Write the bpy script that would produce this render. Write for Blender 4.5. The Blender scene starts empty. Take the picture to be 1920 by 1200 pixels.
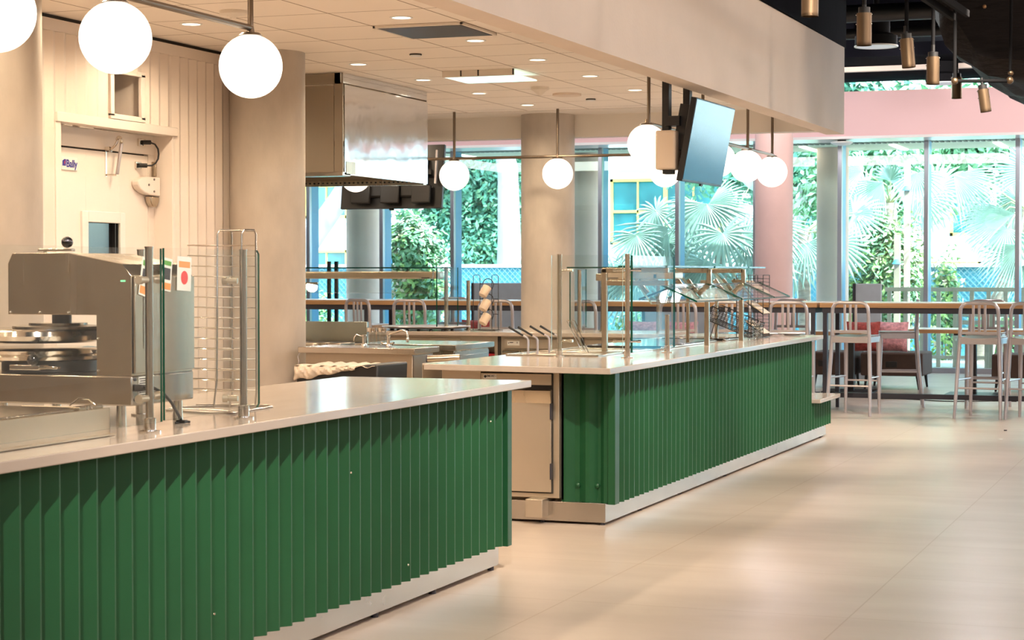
import bpy, math, random
from mathutils import Vector, Matrix, Euler
random.seed(7)
R = math.radians
scn = bpy.context.scene
COL = scn.collection

# ------------------------------------------------------------------ camera
cd = bpy.data.cameras.new('camera'); cam = bpy.data.objects.new('camera', cd); COL.objects.link(cam)
cam.location = (0, 0, 1.36)
cam.rotation_euler = (R(90 - 1.381), 0, R(20.154))
cd.sensor_width = 36; cd.lens = 3650 / 1920 * 36; cd.clip_end = 300
cd.dof.use_dof = True; cd.dof.focus_distance = 11.0; cd.dof.aperture_fstop = 11
scn.camera = cam
# ------------------------------------------------------------------ world, sun, exposure
scn.view_settings.view_transform = 'Standard'; scn.view_settings.look = 'None'
scn.view_settings.gamma = 1.0; scn.view_settings.exposure = 0.15; scn.view_settings.use_curve_mapping = False
W = bpy.data.worlds.new('world'); scn.world = W; W.use_nodes = True
wn = W.node_tree.nodes; wl = W.node_tree.links
bg = wn['Background']; sky = wn.new('ShaderNodeTexSky'); sky.sky_type = 'NISHITA'; sky.sun_disc = False
sky.sun_elevation = R(52); sky.sun_rotation = R(160); sky.air_density = 1.0; sky.dust_density = 2.0
smx = wn.new('ShaderNodeMix'); smx.data_type = 'RGBA'; smx.inputs[0].default_value = .55
smx.inputs[7].default_value = (.62, .64, .74, 1)
wl.new(sky.outputs[0], smx.inputs[6]); wl.new(smx.outputs[2], bg.inputs[0]); bg.inputs[1].default_value = 3.0
def lamp(name, kind, loc, energy, color=(1, 1, 1), rot=None, target=None, **kw):
    l = bpy.data.lights.new(name, kind); l.energy = energy; l.color = color
    for k, v in kw.items(): setattr(l, k, v)
    o = bpy.data.objects.new(name, l); COL.objects.link(o); o.location = loc
    if rot is not None: o.rotation_euler = rot
    if target is not None:
        o.rotation_euler = (Vector(target) - Vector(loc)).to_track_quat('-Z', 'Y').to_euler()
    return o
lamp('sun', 'SUN', (0, 0, 20), 15, (1, .97, .93), target=(-21, 6.5, 0), angle=R(.6))
WARM = (1.0, .78, .54)
CREAM = (1.0, .86, .70)
# hall spotlights, hung high over the aisle to the right of the counters
for i, y in enumerate((1.2, 3.9, 6.6, 9.3, 12.0, 14.4)):
    lamp('hall_spotlight', 'SPOT', (-1.45, y, 3.75), 720, CREAM, target=(-3.1, y + 2.4, .6), spot_size=R(54), spot_blend=1.0, shadow_soft_size=.02)
lamp('hall_spotlight', 'SPOT', (.2, 19.5, 3.75), 300, CREAM, target=(-2.2, 19.5, 0), spot_size=R(75), spot_blend=1.0, shadow_soft_size=.03)
# ------------------------------------------------------------------ materials
M = {}
def mat(name, color, rough=.5, metal=0.0, noise=0.0, nscale=8.0, bump=0.0, bscale=60.0, stretch=(1, 1, 1), spec=.5, emit=None, estr=0.0,
        rnoise=0.0, coat=0.0, trans=0.0, color2=None, sheen=0.0):
    m = bpy.data.materials.new(name); m.use_nodes = True; M[name] = m
    nt = m.node_tree; n = nt.nodes; L = nt.links; p = n['Principled BSDF']
    p.inputs['Base Color'].default_value = (*color, 1); p.inputs['Roughness'].default_value = rough
    p.inputs['Metallic'].default_value = metal; p.inputs['Specular IOR Level'].default_value = spec
    p.inputs['Coat Weight'].default_value = coat; p.inputs['Transmission Weight'].default_value = trans
    p.inputs['Sheen Weight'].default_value = sheen
    if emit: p.inputs['Emission Color'].default_value = (*emit, 1); p.inputs['Emission Strength'].default_value = estr
    if noise or bump or rnoise:
        tc = n.new('ShaderNodeTexCoord'); mp = n.new('ShaderNodeMapping'); mp.inputs['Scale'].default_value = stretch
        L.new(tc.outputs['Object'], mp.inputs[0])
    if noise or rnoise:
        t = n.new('ShaderNodeTexNoise'); t.inputs['Scale'].default_value = nscale; t.inputs['Detail'].default_value = 5
        L.new(mp.outputs[0], t.inputs['Vector'])
    if noise:
        mr = n.new('ShaderNodeMapRange'); mr.inputs[1].default_value = .3; mr.inputs[2].default_value = .7
        L.new(t.outputs[0], mr.inputs[0])
        mx = n.new('ShaderNodeMix'); mx.data_type = 'RGBA'
        c2 = color2 or tuple(max(0, c * (1 - noise)) for c in color)
        c1 = color if color2 else tuple(min(1, c * (1 + noise)) for c in color)
        mx.inputs[6].default_value = (*c1, 1); mx.inputs[7].default_value = (*c2, 1)
        L.new(mr.outputs[0], mx.inputs[0]); L.new(mx.outputs[2], p.inputs['Base Color'])
    if rnoise:
        mr2 = n.new('ShaderNodeMapRange'); mr2.inputs[3].default_value = max(.02, rough - rnoise); mr2.inputs[4].default_value = rough + rnoise
        L.new(t.outputs[0], mr2.inputs[0]); L.new(mr2.outputs[0], p.inputs['Roughness'])
    if bump:
        t2 = n.new('ShaderNodeTexNoise'); t2.inputs['Scale'].default_value = bscale; t2.inputs['Detail'].default_value = 3
        L.new(mp.outputs[0], t2.inputs['Vector'])
        b = n.new('ShaderNodeBump'); b.inputs['Strength'].default_value = bump; b.inputs['Distance'].default_value = .01
        L.new(t2.outputs[0], b.inputs['Height']); L.new(b.outputs[0], p.inputs['Normal'])
    return m
mat('green', (.011, .074, .028), .42, noise=.10, nscale=3, rnoise=.06, spec=.35)
mat('quartz', (.45, .385, .33), .13, noise=.05, nscale=5, stretch=(4, .6, 4), rnoise=.05)
mat('quartz_white', (.80, .77, .74), .2, noise=.03, nscale=5)
mat('splash_steel', (.36, .38, .34), .22, 1.0, rnoise=.05, nscale=12, stretch=(1, 1, .1))
mat('steel', (.52, .47, .41), .20, 1.0, rnoise=.08, nscale=30, stretch=(1, 1, .03), bump=.04, bscale=20)
mat('steel_warm', (.50, .43, .34), .26, 1.0, noise=.07, nscale=9, rnoise=.08, stretch=(1, 1, .04))
mat('steel_matte', (.56, .48, .38), .36, .8, noise=.05, nscale=2)
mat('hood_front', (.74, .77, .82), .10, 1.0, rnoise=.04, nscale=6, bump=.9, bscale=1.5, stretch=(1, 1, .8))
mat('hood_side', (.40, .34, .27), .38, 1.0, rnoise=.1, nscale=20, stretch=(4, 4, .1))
mat('kick', (.50, .46, .42), .24, 1.0, rnoise=.1, nscale=5)
mat('chrome', (.78, .74, .68), .12, 1.0)
mat('rod', (.55, .52, .48), .22, 1.0)
mat('bronze', (.20, .155, .115), .38, .85)
mat('brass', (.19, .13, .08), .42, .9, noise=.15, nscale=30, stretch=(1, 1, .1))
mat('alu', (.50, .47, .49), .34, .65, noise=.06, nscale=6)
mat('alu_frame', (.40, .42, .48), .28, .75)
mat('black', (.010, .010, .011), .42)
mat('black_gloss', (.006, .006, .007), .08, coat=.5)
mat('black_matte', (.006, .006, .007), .8, spec=.1)
mat('black_wire', (.015, .015, .015), .45)
mat('dark_steel', (.045, .045, .06), .45, .3)
mat('ceil_dark', (.004, .004, .006), .9, noise=.4, nscale=2, spec=.03)
mat('duct_wrap', (.007, .005, .005), .6, spec=.15, noise=.4, nscale=3, stretch=(1, 1, 5), bump=1.0, bscale=9)
mat('wall_cream', (.78, .69, .61), .45)
mat('door_cream', (.82, .735, .66), .4, noise=.02, nscale=3)
mat('beam', (.78, .67, .57), .75, noise=.04, nscale=1.5, bump=.1, bscale=40)
mat('plaster', (.80, .74, .66), .8, noise=.02, nscale=2)
mat('pink', (.86, .60, .61), .8)
mat('concrete', (.47, .415, .355), .75, noise=.20, nscale=2.4, stretch=(1, 1, .5), bump=.15, bscale=25)
mat('concrete_ext', (.97, .61, .47), .8, noise=.08, nscale=1.6)
mat('concrete_pink', (.86, .60, .55), .75, noise=.06, nscale=1.6, bump=.1, bscale=25)
mat('wood', (.46, .26, .12), .5, noise=.2, nscale=6, stretch=(.3, 4, 4))
mat('laminate', (.82, .80, .80), .25)
mat('pale_wood', (.58, .46, .34), .6, noise=.12, nscale=4, stretch=(3, 3, .3))
mat('mug', (.70, .56, .42), .35)
mat('white', (.80, .80, .78), .4)
mat('plate', (.75, .75, .78), .2)
mat('red_fabric', (.36, .06, .05), .9, noise=.45, nscale=22, bump=.5, bscale=60, sheen=.3)
mat('pink_fabric', (.80, .38, .42), .9, noise=.35, nscale=26, bump=.5, bscale=60, sheen=.3)
mat('brown_fabric', (.075, .045, .035), .75, noise=.1, nscale=10)
mat('grey_fabric', (.46, .52, .56), .85, noise=.05, nscale=10)
mat('red_plastic', (.42, .01, .02), .4)
mat('screen', (.020, .030, .045), .16, spec=.42)
mat('tv_bracket', (.028, .022, .02), .5)
mat('plastic_grey', (.17, .15, .14), .5)
mat('dark_teal', (.05, .07, .07), .35, .5)
mat('sticker', (.78, .78, .74), .5)
mat('ink', (.03, .03, .04), .6)
mat('blue_ink', (.03, .03, .30), .5)
mat('red_ink', (.75, .05, .05), .5)
mat('orange_ink', (.75, .30, .08), .5)
mat('leaf_print', (.10, .35, .06), .5)
mat('led_green', (.2, .8, .4), .4, emit=(.2, .9, .4), estr=.6)
mat('globe', (.3, .28, .25), .3, emit=(1.0, .90, .76), estr=1.6)
mat('down_disc', (1, .95, .85), .3, emit=(1, .86, .62), estr=3.0)
mat('linear_lamp', (1, .98, .9), .3, emit=(1, .93, .75), estr=6.0)
mat('panel_lamp', (.9, 1, .95), .2, emit=(.70, 1.0, .90), estr=.75)
mat('white_disc', (.7, .7, .75), .4, emit=(.7, .7, .8), estr=.25)
mat('canopy', (.62, .58, .42), .8)
mat('louvre', (.10, .085, .05), .7)
mat('dark_line', (.03, .025, .02), .8)
mat('facade', (.82, .84, .84), .85, noise=.02, nscale=1)
mat('yellow', (.70, .50, .10), .6)
mat('sky_reflect_blue', (.14, .36, .60), .35)  # sky reflection put into the colour of the added fins
mat('ext_glass', (.04, .20, .22), .08, spec=.8, noise=.6, nscale=1.4, color2=(.02, .09, .11))
mat('ground', (.36, .38, .30), .9, noise=.25, nscale=1.2)
mat('fence_screen', (.10, .36, .48), .7, noise=.1, nscale=3)
mat('fence_wire', (.30, .42, .45), .5, .4)
mat('bark', (.34, .31, .31), .85, noise=.2, nscale=5, stretch=(1, 1, .4), bump=.4, bscale=14)
mat('palm_bark', (.42, .33, .26), .9, noise=.3, nscale=8, stretch=(1, 1, 3), bump=.6, bscale=12)
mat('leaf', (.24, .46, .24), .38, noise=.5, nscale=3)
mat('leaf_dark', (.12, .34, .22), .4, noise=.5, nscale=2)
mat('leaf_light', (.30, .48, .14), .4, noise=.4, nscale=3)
mat('blossom', (.80, .66, .52), .6, noise=.2, nscale=8)
mat('palm_leaf', (.36, .52, .42), .28, noise=.4, nscale=1.5, spec=.8)
mat('palm_stem', (.45, .48, .25), .5)
mat('umbrella', (.10, .45, .75), .7)
mat('rust', (.30, .17, .08), .6, .5)
mat('bag', (.62, .52, .42), .35, noise=.2, nscale=14, bump=.8, bscale=20)
def glass(name, tint, refl=.04, rough=0.0):
    m = bpy.data.materials.new(name); m.use_nodes = True; M[name] = m
    nt = m.node_tree; n = nt.nodes; L = nt.links; n.remove(n['Principled BSDF']); out = n['Material Output']
    lw = n.new('ShaderNodeLayerWeight'); lw.inputs[0].default_value = .5
    pw = n.new('ShaderNodeMath'); pw.operation = 'POWER'; pw.inputs[1].default_value = 5
    mu = n.new('ShaderNodeMath'); mu.operation = 'MULTIPLY_ADD'; mu.inputs[1].default_value = .35; mu.inputs[2].default_value = refl
    L.new(lw.outputs['Facing'], pw.inputs[0]); L.new(pw.outputs[0], mu.inputs[0])
    t = n.new('ShaderNodeBsdfTransparent'); t.inputs[0].default_value = (*tint, 1)
    g = n.new('ShaderNodeBsdfGlossy'); g.inputs['Roughness'].default_value = rough
    mx = n.new('ShaderNodeMixShader'); L.new(mu.outputs[0], mx.inputs[0]); L.new(t.outputs[0], mx.inputs[1]); L.new(g.outputs[0], mx.inputs[2])
    L.new(mx.outputs[0], out.inputs[0]); return m
glass('window_glass', (.84, .985, 1.0), .05)
glass('guard_glass', (.97, .985, .975), .05)
glass('jar_glass', (.93, .95, .95), .08)
mat('glass_edge', (.004, .055, .035), .15)
mat('glass_edge_light', (.35, .45, .40), .15)
def tile_mat(name, c1, c2, line, sx, sy, ox, oy, w, rough, rn=0.0, bumpy=0, noise_scale=.9, linefac=1.0):
    """square grid of joints laid in world X,Y with soft patches"""
    m = bpy.data.materials.new(name); m.use_nodes = True; M[name] = m
    nt = m.node_tree; n = nt.nodes; L = nt.links; p = n['Principled BSDF']; p.inputs['Roughness'].default_value = rough
    g = n.new('ShaderNodeNewGeometry'); sp = n.new('ShaderNodeSeparateXYZ'); L.new(g.outputs['Position'], sp.inputs[0])
    def joint(out, s, o):
        a = n.new('ShaderNodeMath'); a.operation = 'SUBTRACT'; a.inputs[1].default_value = o; L.new(out, a.inputs[0])
        b = n.new('ShaderNodeMath'); b.operation = 'PINGPONG'; b.inputs[1].default_value = s / 2; L.new(a.outputs[0], b.inputs[0])
        c = n.new('ShaderNodeMath'); c.operation = 'LESS_THAN'; c.inputs[1].default_value = w; L.new(b.outputs[0], c.inputs[0]); return c.outputs[0]
    j1 = joint(sp.outputs[0], sx, ox); j2 = joint(sp.outputs[1], sy, oy)
    mxm = n.new('ShaderNodeMath'); mxm.operation = 'MAXIMUM'; L.new(j1, mxm.inputs[0]); L.new(j2, mxm.inputs[1])
    ml = n.new('ShaderNodeMath'); ml.operation = 'MULTIPLY'; ml.inputs[1].default_value = linefac; L.new(mxm.outputs[0], ml.inputs[0])
    t = n.new('ShaderNodeTexNoise'); t.inputs['Scale'].default_value = noise_scale; t.inputs['Detail'].default_value = 8; t.inputs['Roughness'].default_value = .6
    mp = n.new('ShaderNodeMapping'); mp.inputs['Scale'].default_value = (1, 3.0, 1) if rn else (1, 1, 1)
    L.new(g.outputs['Position'], mp.inputs[0]); L.new(mp.outputs[0], t.inputs['Vector'])
    mr = n.new('ShaderNodeMapRange'); mr.inputs[1].default_value = .32; mr.inputs[2].default_value = .68; L.new(t.outputs[0], mr.inputs[0])
    mx = n.new('ShaderNodeMix'); mx.data_type = 'RGBA'; mx.inputs[6].default_value = (*c1, 1); mx.inputs[7].default_value = (*c2, 1); L.new(mr.outputs[0], mx.inputs[0])
    m2 = n.new('ShaderNodeMix'); m2.data_type = 'RGBA'; m2.inputs[7].default_value = (*line, 1); L.new(ml.outputs[0], m2.inputs[0]); L.new(mx.outputs[2], m2.inputs[6])
    L.new(m2.outputs[2], p.inputs['Base Color'])
    if rn:
        r2 = n.new('ShaderNodeMapRange'); r2.inputs[3].default_value = rough - rn; r2.inputs[4].default_value = rough + rn
        L.new(t.outputs[0], r2.inputs[0]); L.new(r2.outputs[0], p.inputs['Roughness'])
tile_mat('floor_tile', (.60, .50, .42), (.52, .43, .36), (.42, .31, .23), 1.18, 1.09, -2.57, 8.73, .0035, .31, .06, linefac=.75)
tile_mat('ceiling_tile', (.93, .86, .78), (.90, .83, .75), (.25, .17, .12), .6068, .6068, -4.969, 10.398, .005, .8, linefac=1.0)

# ------------------------------------------------------------------ mesh helpers
class MB:
    def __init__(s): s.v = []; s.f = []; s.mi = []; s.k = 0
    def add(s, vs, fs, mi=None):
        b = len(s.v); s.v += [tuple(v) for v in vs]
        for f in fs: s.f.append(tuple(i + b for i in f)); s.mi.append(s.k if mi is None else mi)
        return s
    def box(s, x0, x1, y0, y1, z0, z1, M4=None, mi=None):
        vs = [Vector(p) for p in ((x0, y0, z0), (x1, y0, z0), (x1, y1, z0), (x0, y1, z0), (x0, y0, z1), (x1, y0, z1), (x1, y1, z1), (x0, y1, z1))]
        if M4 is not None: vs = [M4 @ v for v in vs]
        return s.add(vs, [(3, 2, 1, 0), (4, 5, 6, 7), (0, 1, 5, 4), (1, 2, 6, 5), (2, 3, 7, 6), (3, 0, 4, 7)], mi)
    def bar(s, p0, p1, w, h, up=(0, 0, 1)):
        p0 = Vector(p0); p1 = Vector(p1); d = (p1 - p0); L = d.length; d.normalize(); up = Vector(up)
        if abs(d.dot(up)) > .98: up = Vector((0, 1, 0))
        a = d.cross(up).normalized(); b = a.cross(d).normalized()
        M4 = Matrix(((a.x, d.x, b.x, p0.x), (a.y, d.y, b.y, p0.y), (a.z, d.z, b.z, p0.z), (0, 0, 0, 1)))
        return s.box(-w / 2, w / 2, 0, L, -h / 2, h / 2, M4)
    def tube(s, pts, r, seg=8, closed=False, cap=True, rs=None):
        pts = [Vector(p) for p in pts]; n = len(pts); b = len(s.v); prev = None
        for i, p in enumerate(pts):
            if closed: d = pts[(i + 1) % n] - pts[i - 1]
            else: d = pts[min(i + 1, n - 1)] - pts[max(i - 1, 0)]
            if d.length < 1e-9: d = Vector((0, 0, 1))
            d.normalize()
            if prev is None:
                a = d.cross(Vector((0, 0, 1)))
                if a.length < .05: a = d.cross(Vector((1, 0, 0)))
            else: a = prev - d * prev.dot(d)
            a.normalize(); prev = a; c = d.cross(a); rr = rs[i] if rs else r
            for k in range(seg):
                t = 2 * math.pi * k / seg; q = p + (a * math.cos(t) + c * math.sin(t)) * rr; s.v.append(tuple(q))
        rng = n if closed else n - 1
        for i in range(rng):
            j = (i + 1) % n
            for k in range(seg):
                k2 = (k + 1) % seg
                s.f.append((b + i * seg + k, b + i * seg + k2, b + j * seg + k2, b + j * seg + k)); s.mi.append(s.k)
        if cap and not closed:
            s.f.append(tuple(b + k for k in reversed(range(seg)))); s.mi.append(s.k)
            s.f.append(tuple(b + (n - 1) * seg + k for k in range(seg))); s.mi.append(s.k)
        return s
    def lathe(s, prof, c=(0, 0, 0), seg=24, axis='z', ring=False):
        if ring: prof = list(prof) + [prof[0]]
        b = len(s.v); c = Vector(c)
        for (r, z) in prof:
            for k in range(seg):
                t = 2 * math.pi * k / seg; x, y = r * math.cos(t), r * math.sin(t)
                q = {'z': Vector((x, y, z)), 'y': Vector((x, z, -y)), 'x': Vector((z, x, y))}[axis]
                s.v.append(tuple(c + q))
        for i in range(len(prof) - 1):
            for k in range(seg):
                k2 = (k + 1) % seg
                s.f.append((b + i * seg + k, b + i * seg + k2, b + (i + 1) * seg + k2, b + (i + 1) * seg + k)); s.mi.append(s.k)
        if prof[0][0] > 1e-5 and not ring: s.f.append(tuple(b + k for k in reversed(range(seg)))); s.mi.append(s.k)
        if prof[-1][0] > 1e-5 and not ring: s.f.append(tuple(b + (len(prof) - 1) * seg + k for k in range(seg))); s.mi.append(s.k)
        return s
    def ball(s, c, r, seg=20, rings=12):
        return s.lathe([(max(1e-6, r * math.sin(math.pi * i / rings)), -r * math.cos(math.pi * i / rings)) for i in range(rings + 1)], c, seg)
    def prism(s, poly, a, b, axis='y'):
        """extrude a 2-D outline along an axis; poly in the other two axes (x,z for y; x,y for z; y,z for x)"""
        n = len(poly)
        def P(u, v, w): return {'y': (u, w, v), 'z': (u, v, w), 'x': (w, u, v)}[axis]
        vs = [P(u, v, a) for u, v in poly] + [P(u, v, b) for u, v in poly]
        fs = [tuple(range(n)), tuple(range(2 * n - 1, n - 1, -1))] + [(i, (i + 1) % n + 0, (i + 1) % n + n, i + n) for i in range(n)]
        return s.add(vs, fs)
    def build(s, name, m, parent=None, local=False, bevel=0, smooth=True, seg=2):
        vs = s.v
        org = Vector((0, 0, 0))
        if parent is not None and not local:
            inv = wm(parent).inverted(); vs = [tuple(inv @ Vector(v)) for v in vs]
        elif parent is None:
            xs = [v[0] for v in vs]; ys = [v[1] for v in vs]; zs = [v[2] for v in vs]
            org = Vector(((min(xs) + max(xs)) / 2, (min(ys) + max(ys)) / 2, min(zs)))
            vs = [tuple(Vector(v) - org) for v in vs]
        me = bpy.data.meshes.new(name); me.from_pydata(vs, [], s.f); 
        ms = m if isinstance(m, (list, tuple)) else [m]
        for q in ms: me.materials.append(M[q])
        if len(ms) > 1: me.polygons.foreach_set('material_index', s.mi)
        if parent is not None and not local or parent is None or local:
            import bmesh
            bm = bmesh.new(); bm.from_mesh(me); bmesh.ops.recalc_face_normals(bm, faces=bm.faces); bm.to_mesh(me); bm.free()
        if smooth:
            me.polygons.foreach_set('use_smooth', [True] * len(me.polygons))
            try: me.set_sharp_from_angle(angle=R(35))
            except Exception: pass
        me.update()
        o = bpy.data.objects.new(name, me); COL.objects.link(o); o.location = org
        if parent is not None: o.parent = parent
        if bevel:
            b = o.modifiers.new('bevel', 'BEVEL'); b.width = bevel; b.segments = seg; b.limit_method = 'ANGLE'; b.angle_limit = R(40)
        return o
def wm(o):
    m = Matrix.LocRotScale(o.location, o.rotation_euler, o.scale)
    return wm(o.parent) @ m if o.parent else m
def tag(o, label=None, cat=None, group=None, kind=None):
    if label: o['label'] = label
    if cat: o['category'] = cat
    if group: o['group'] = group
    if kind: o['kind'] = kind
    return o
def thing(name, label, cat, loc=(0, 0, 0), rz=0, group=None):
    o = bpy.data.objects.new(name, None); COL.objects.link(o); o.location = loc; o.rotation_euler = (0, 0, rz); o.empty_display_size = .05
    return tag(o, label, cat, group)
def kids(o): return [c for c in COL.objects if c.parent is o]
def copy_tree(o, loc, rz=0, label=None, group=None, parent=None):
    c = o.copy(); COL.objects.link(c)
    if parent is None:
        c.location = loc; c.rotation_euler = (0, 0, rz)
        if label: c['label'] = label
        if group: c['group'] = group
    else: c.parent = parent
    for ch in kids(o):
        if ch is not c: copy_tree(ch, None, parent=c)
    return c
def struct(name, mb, m, **k):
    o = mb.build(name, m, **k); return tag(o, kind='structure') if o.parent is None else o
def arc(c, r, a0, a1, n, plane='xz'):
    out = []
    for i in range(n + 1):
        t = R(a0 + (a1 - a0) * i / n); u, v = r * math.cos(t), r * math.sin(t)
        out.append({'xz': (c[0] + u, c[1], c[2] + v), 'yz': (c[0], c[1] + u, c[2] + v), 'xy': (c[0] + u, c[1] + v, c[2])}[plane])
    return out
def pane(mb, corners, th=.010, nrm=None):
    """glass sheet: faces slot 0, edges slot 1"""
    cs = [Vector(c) for c in corners]; n = (cs[1] - cs[0]).cross(cs[2] - cs[1]).normalized() * th / 2; k = len(cs)
    vs = [c + n for c in cs] + [c - n for c in cs]; b = len(mb.v)
    mb.add(vs, [tuple(range(k))], 0); mb.f.append(tuple(b + i for i in range(2 * k - 1, k - 1, -1))); mb.mi.append(0)
    for i in range(k): mb.f.append((b + i, b + (i + 1) % k, b + (i + 1) % k + k, b + i + k)); mb.mi.append(1)
    return mb
def text(name, body, size, M4, m, parent, extrude=.0005, bold=False):
    c = bpy.data.curves.new(name, 'FONT'); c.body = body; c.size = size; c.extrude = extrude; c.align_x = 'CENTER'; c.align_y = 'CENTER'
    if bold: c.offset = size * .02
    t = bpy.data.objects.new(name, c); COL.objects.link(t)
    me = bpy.data.meshes.new_from_object(t.evaluated_get(bpy.context.evaluated_depsgraph_get()))
    bpy.data.objects.remove(t); bpy.data.curves.remove(c); me.name = name; me.materials.clear(); me.materials.append(M[m])
    me.transform((wm(parent).inverted() @ M4) if parent else M4)
    o = bpy.data.objects.new(name, me); COL.objects.link(o); o.parent = parent
    return o
def each(name, m, parent, mbs, **k):
    return [q.build(name, m, parent, **k) for q in mbs]
def facing(p, yaw_deg, tilt=0, size=1):   # text plane standing upright; yaw 0 faces -Y, 90 faces +X
    return Matrix.Translation(p) @ Euler((R(90 + tilt), 0, R(yaw_deg))).to_matrix().to_4x4()
# ================================================================== THE ROOM
# the kitchen's own tiled ceiling is 2.885 m high: ceiling, columns, cooler wall, hood and hanging lamps are drawn with the floor at ZF, then scaled by K about the camera
K, ZF = .82, -.2985
_open = []
def begin(): _open.append(set(COL.objects))
def end(k, dz):  # the dz values passed in make the camera the centre of this scaling
    old = _open.pop()
    for o in COL.objects:
        if o not in old and o.parent is None:
            o.location = Vector(o.location) * k + Vector((0, 0, dz))
            if o.type == 'LIGHT': o.data.energy *= k * k
            else: o.scale = (k, k, k)
WY = 26.9  # most positions from here on were computed beforehand from image pixels
struct('floor', MB().box(-22, 7, -5, WY + .1, -.2, 0), 'floor_tile')
struct('wall_back', MB().box(-22, 7, -5.2, -5, 0, 4.6), 'plaster')
struct('wall_right', MB().box(7, 7.2, -5, WY, 0, 4.6), 'plaster')
struct('wall_far_left', MB().box(-22.2, -22, -5, WY, 0, 4.6), 'plaster')
# tiled kitchen ceiling
begin()
struct('wall_kitchen', MB().box(-26, -7.93, 10.2, 10.38, ZF, 3.22), 'plaster')
struct('ceiling', MB().box(-26.8, -4.3, -6.2, 21.05, 3.22, 3.34), 'ceiling_tile')
struct('ceiling_soffit', MB().box(-26.8, -4.1, 21.05, 21.75, 3.215, 3.34), 'plaster')
end(K, -ZF * K)
# roof slab, very dark exposed ceiling of the hall
struct('ceiling_hall', MB().box(-22.2, 7.2, -5.2, 27.2, 4.9, 5.1), 'ceil_dark')
# long beam between kitchen and hall
begin()
b = MB(); f0, f1 = (-4.30, -6.2), (-4.0, 21.6)
for (x0, y) in (f0, f1):
    for dx, z in ((0, 2.9), (0, 3.86), (-.20, 3.86), (-.20, 2.9)): b.v.append((x0 + dx, y, z))
b.f += [(0, 1, 2, 3), (7, 6, 5, 4), (0, 4, 5, 1), (1, 5, 6, 2), (2, 6, 7, 3), (3, 7, 4, 0)]; b.mi += [0] * 6
struct('beam', b, 'beam')
struct('trim_1', MB().box(-4.5, -4.0, -6.2, 21.7, 3.86, 5.67), 'ceil_dark')
# bulkhead beyond the tiled ceiling
struct('wall_bulkhead', MB().box(-26, -4.15, 21.75, 21.95, 2.955, 3.4), 'plaster')
def column(name, x, y, r, z0, z1, m):
    return struct(name, MB().lathe([(r, z0), (r, z1)], (x, y, 0), 56), m)
column('column_1', -7.57, 10.78, .32, ZF, 3.22, 'concrete')
column('column_2', -7.63, 14.78, .32, ZF, 3.22, 'concrete')
column('column_3', -7.50, 21.66, .315, ZF, 3.22, 'concrete')
end(K, -ZF * K)
# pink band over the windows
struct('wall_window_side', MB().box(-22, 7, 26.2, 26.75, 3.2, 3.80), 'pink')
struct('trim_2', MB().box(-22, 7, 26.18, 26.9, 3.165, 3.2), 'laminate')
struct('trim_3', MB().box(-5.2, 7, 24.6, 24.7, 3.90, 3.96), 'beam')
struct('ceiling_drop', MB().box(-5.6, 7, 23.6, 26.7, 3.97, 4.9), 'ceil_dark')
column('column_4', -5.53, 24.95, .245, 0, 3.2, 'concrete_pink')
column('column_5', -5.46, 28.6, .235, 0, 3.2, 'concrete_ext')
column('column_6', -13.05, 28.6, .27, 0, 3.2, 'concrete_ext')
column('column_7', -9.32, 28.6, .24, 0, 3.2, 'concrete_ext')
# windows: every glazed bay is its own window with frame and pane
mx = [-16.7, -15.5, -14.35, -13.17, -11.95, -10.8, -9.68, -8.50, -7.35, -6.22, -5.03, -3.85, -2.64, -1.45, -.25, .95, 2.15, 3.35, 4.6, 5.8, 7.0]
n = 0
for i in range(len(mx) - 1):
    x0, x1 = mx[i], mx[i + 1]; n += 1
    fr = MB().box(x0 - .03, x0 + .03, WY - .06, WY + .02, .0, 3.165).box(x0 + .03, x1 - .03, WY - .05, WY + .05, 0, .07)
    w = struct('window_%d' % n, fr, 'alu_frame', bevel=.004)
    MB().box(x0 - .028, x0 + .028, WY + .02, WY + .26, .0, 3.165).build('sky_tint_fin', 'sky_reflect_blue', w)  # added fin; its blue stands in for sky reflected on the mullion side
    MB().box(x0 + .03, x1 - .03, WY - .003, WY + .003, .07, 3.165).build('pane', 'window_glass', w, smooth=False)
struct('wall_window_left', MB().box(-22, -16.73, WY - .1, WY + .1, 0, 3.165), 'plaster')
struct('wall_over_windows', MB().box(-22, 7, WY - .14, WY + .1, 3.2, 3.80), 'plaster')
# clerestory over the pink band
for i, (x0, x1) in enumerate([(-5.6, -2.6), (-2.6, 0.4), (.4, 7.0)]):
    fr = MB().box(x0, x1, WY - .05, WY + .05, 3.80, 3.84).box(x0, x0 + .04, WY - .05, WY + .05, 3.84, 4.9)
    w = struct('window_%d' % (n + 1 + i), fr, 'alu_frame')
    MB().box(x0 + .04, x1, WY - .003, WY + .003, 3.84, 4.9).build('pane', 'window_glass', w, smooth=False)
# exterior canopy soffit with slot lamps
struct('canopy_ceiling', MB().box(-22, 8, WY + .75, 29.3, 3.2, 3.3).box(-22, 8, WY + .1, WY + .75, 3.24, 3.3), 'canopy')
lv = MB()
for k in range(330): lv.box(-20 + k * .08, -20 + k * .08 + .045, WY + .1, WY + .75, 3.185, 3.24)
struct('trim_4', lv, 'louvre', smooth=False)
for x, lab in ((-5.80, 'strip lamp in the cream soffit above the second outside column'), (-4.5, 'strip lamp in the cream soffit right of the outside column'), (-3.05, 'strip lamp in the cream soffit nearest the right edge'),
               (-11.2, 'strip lamp in the soffit seen between hood and far column')):
    tag(MB().box(x - .045, x + .045, 28.0, 29.25, 3.185, 3.2).build('slot_lamp', 'linear_lamp'), 'white lit ' + lab, 'lamp', 'strip lamps in the outside soffit')
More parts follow.
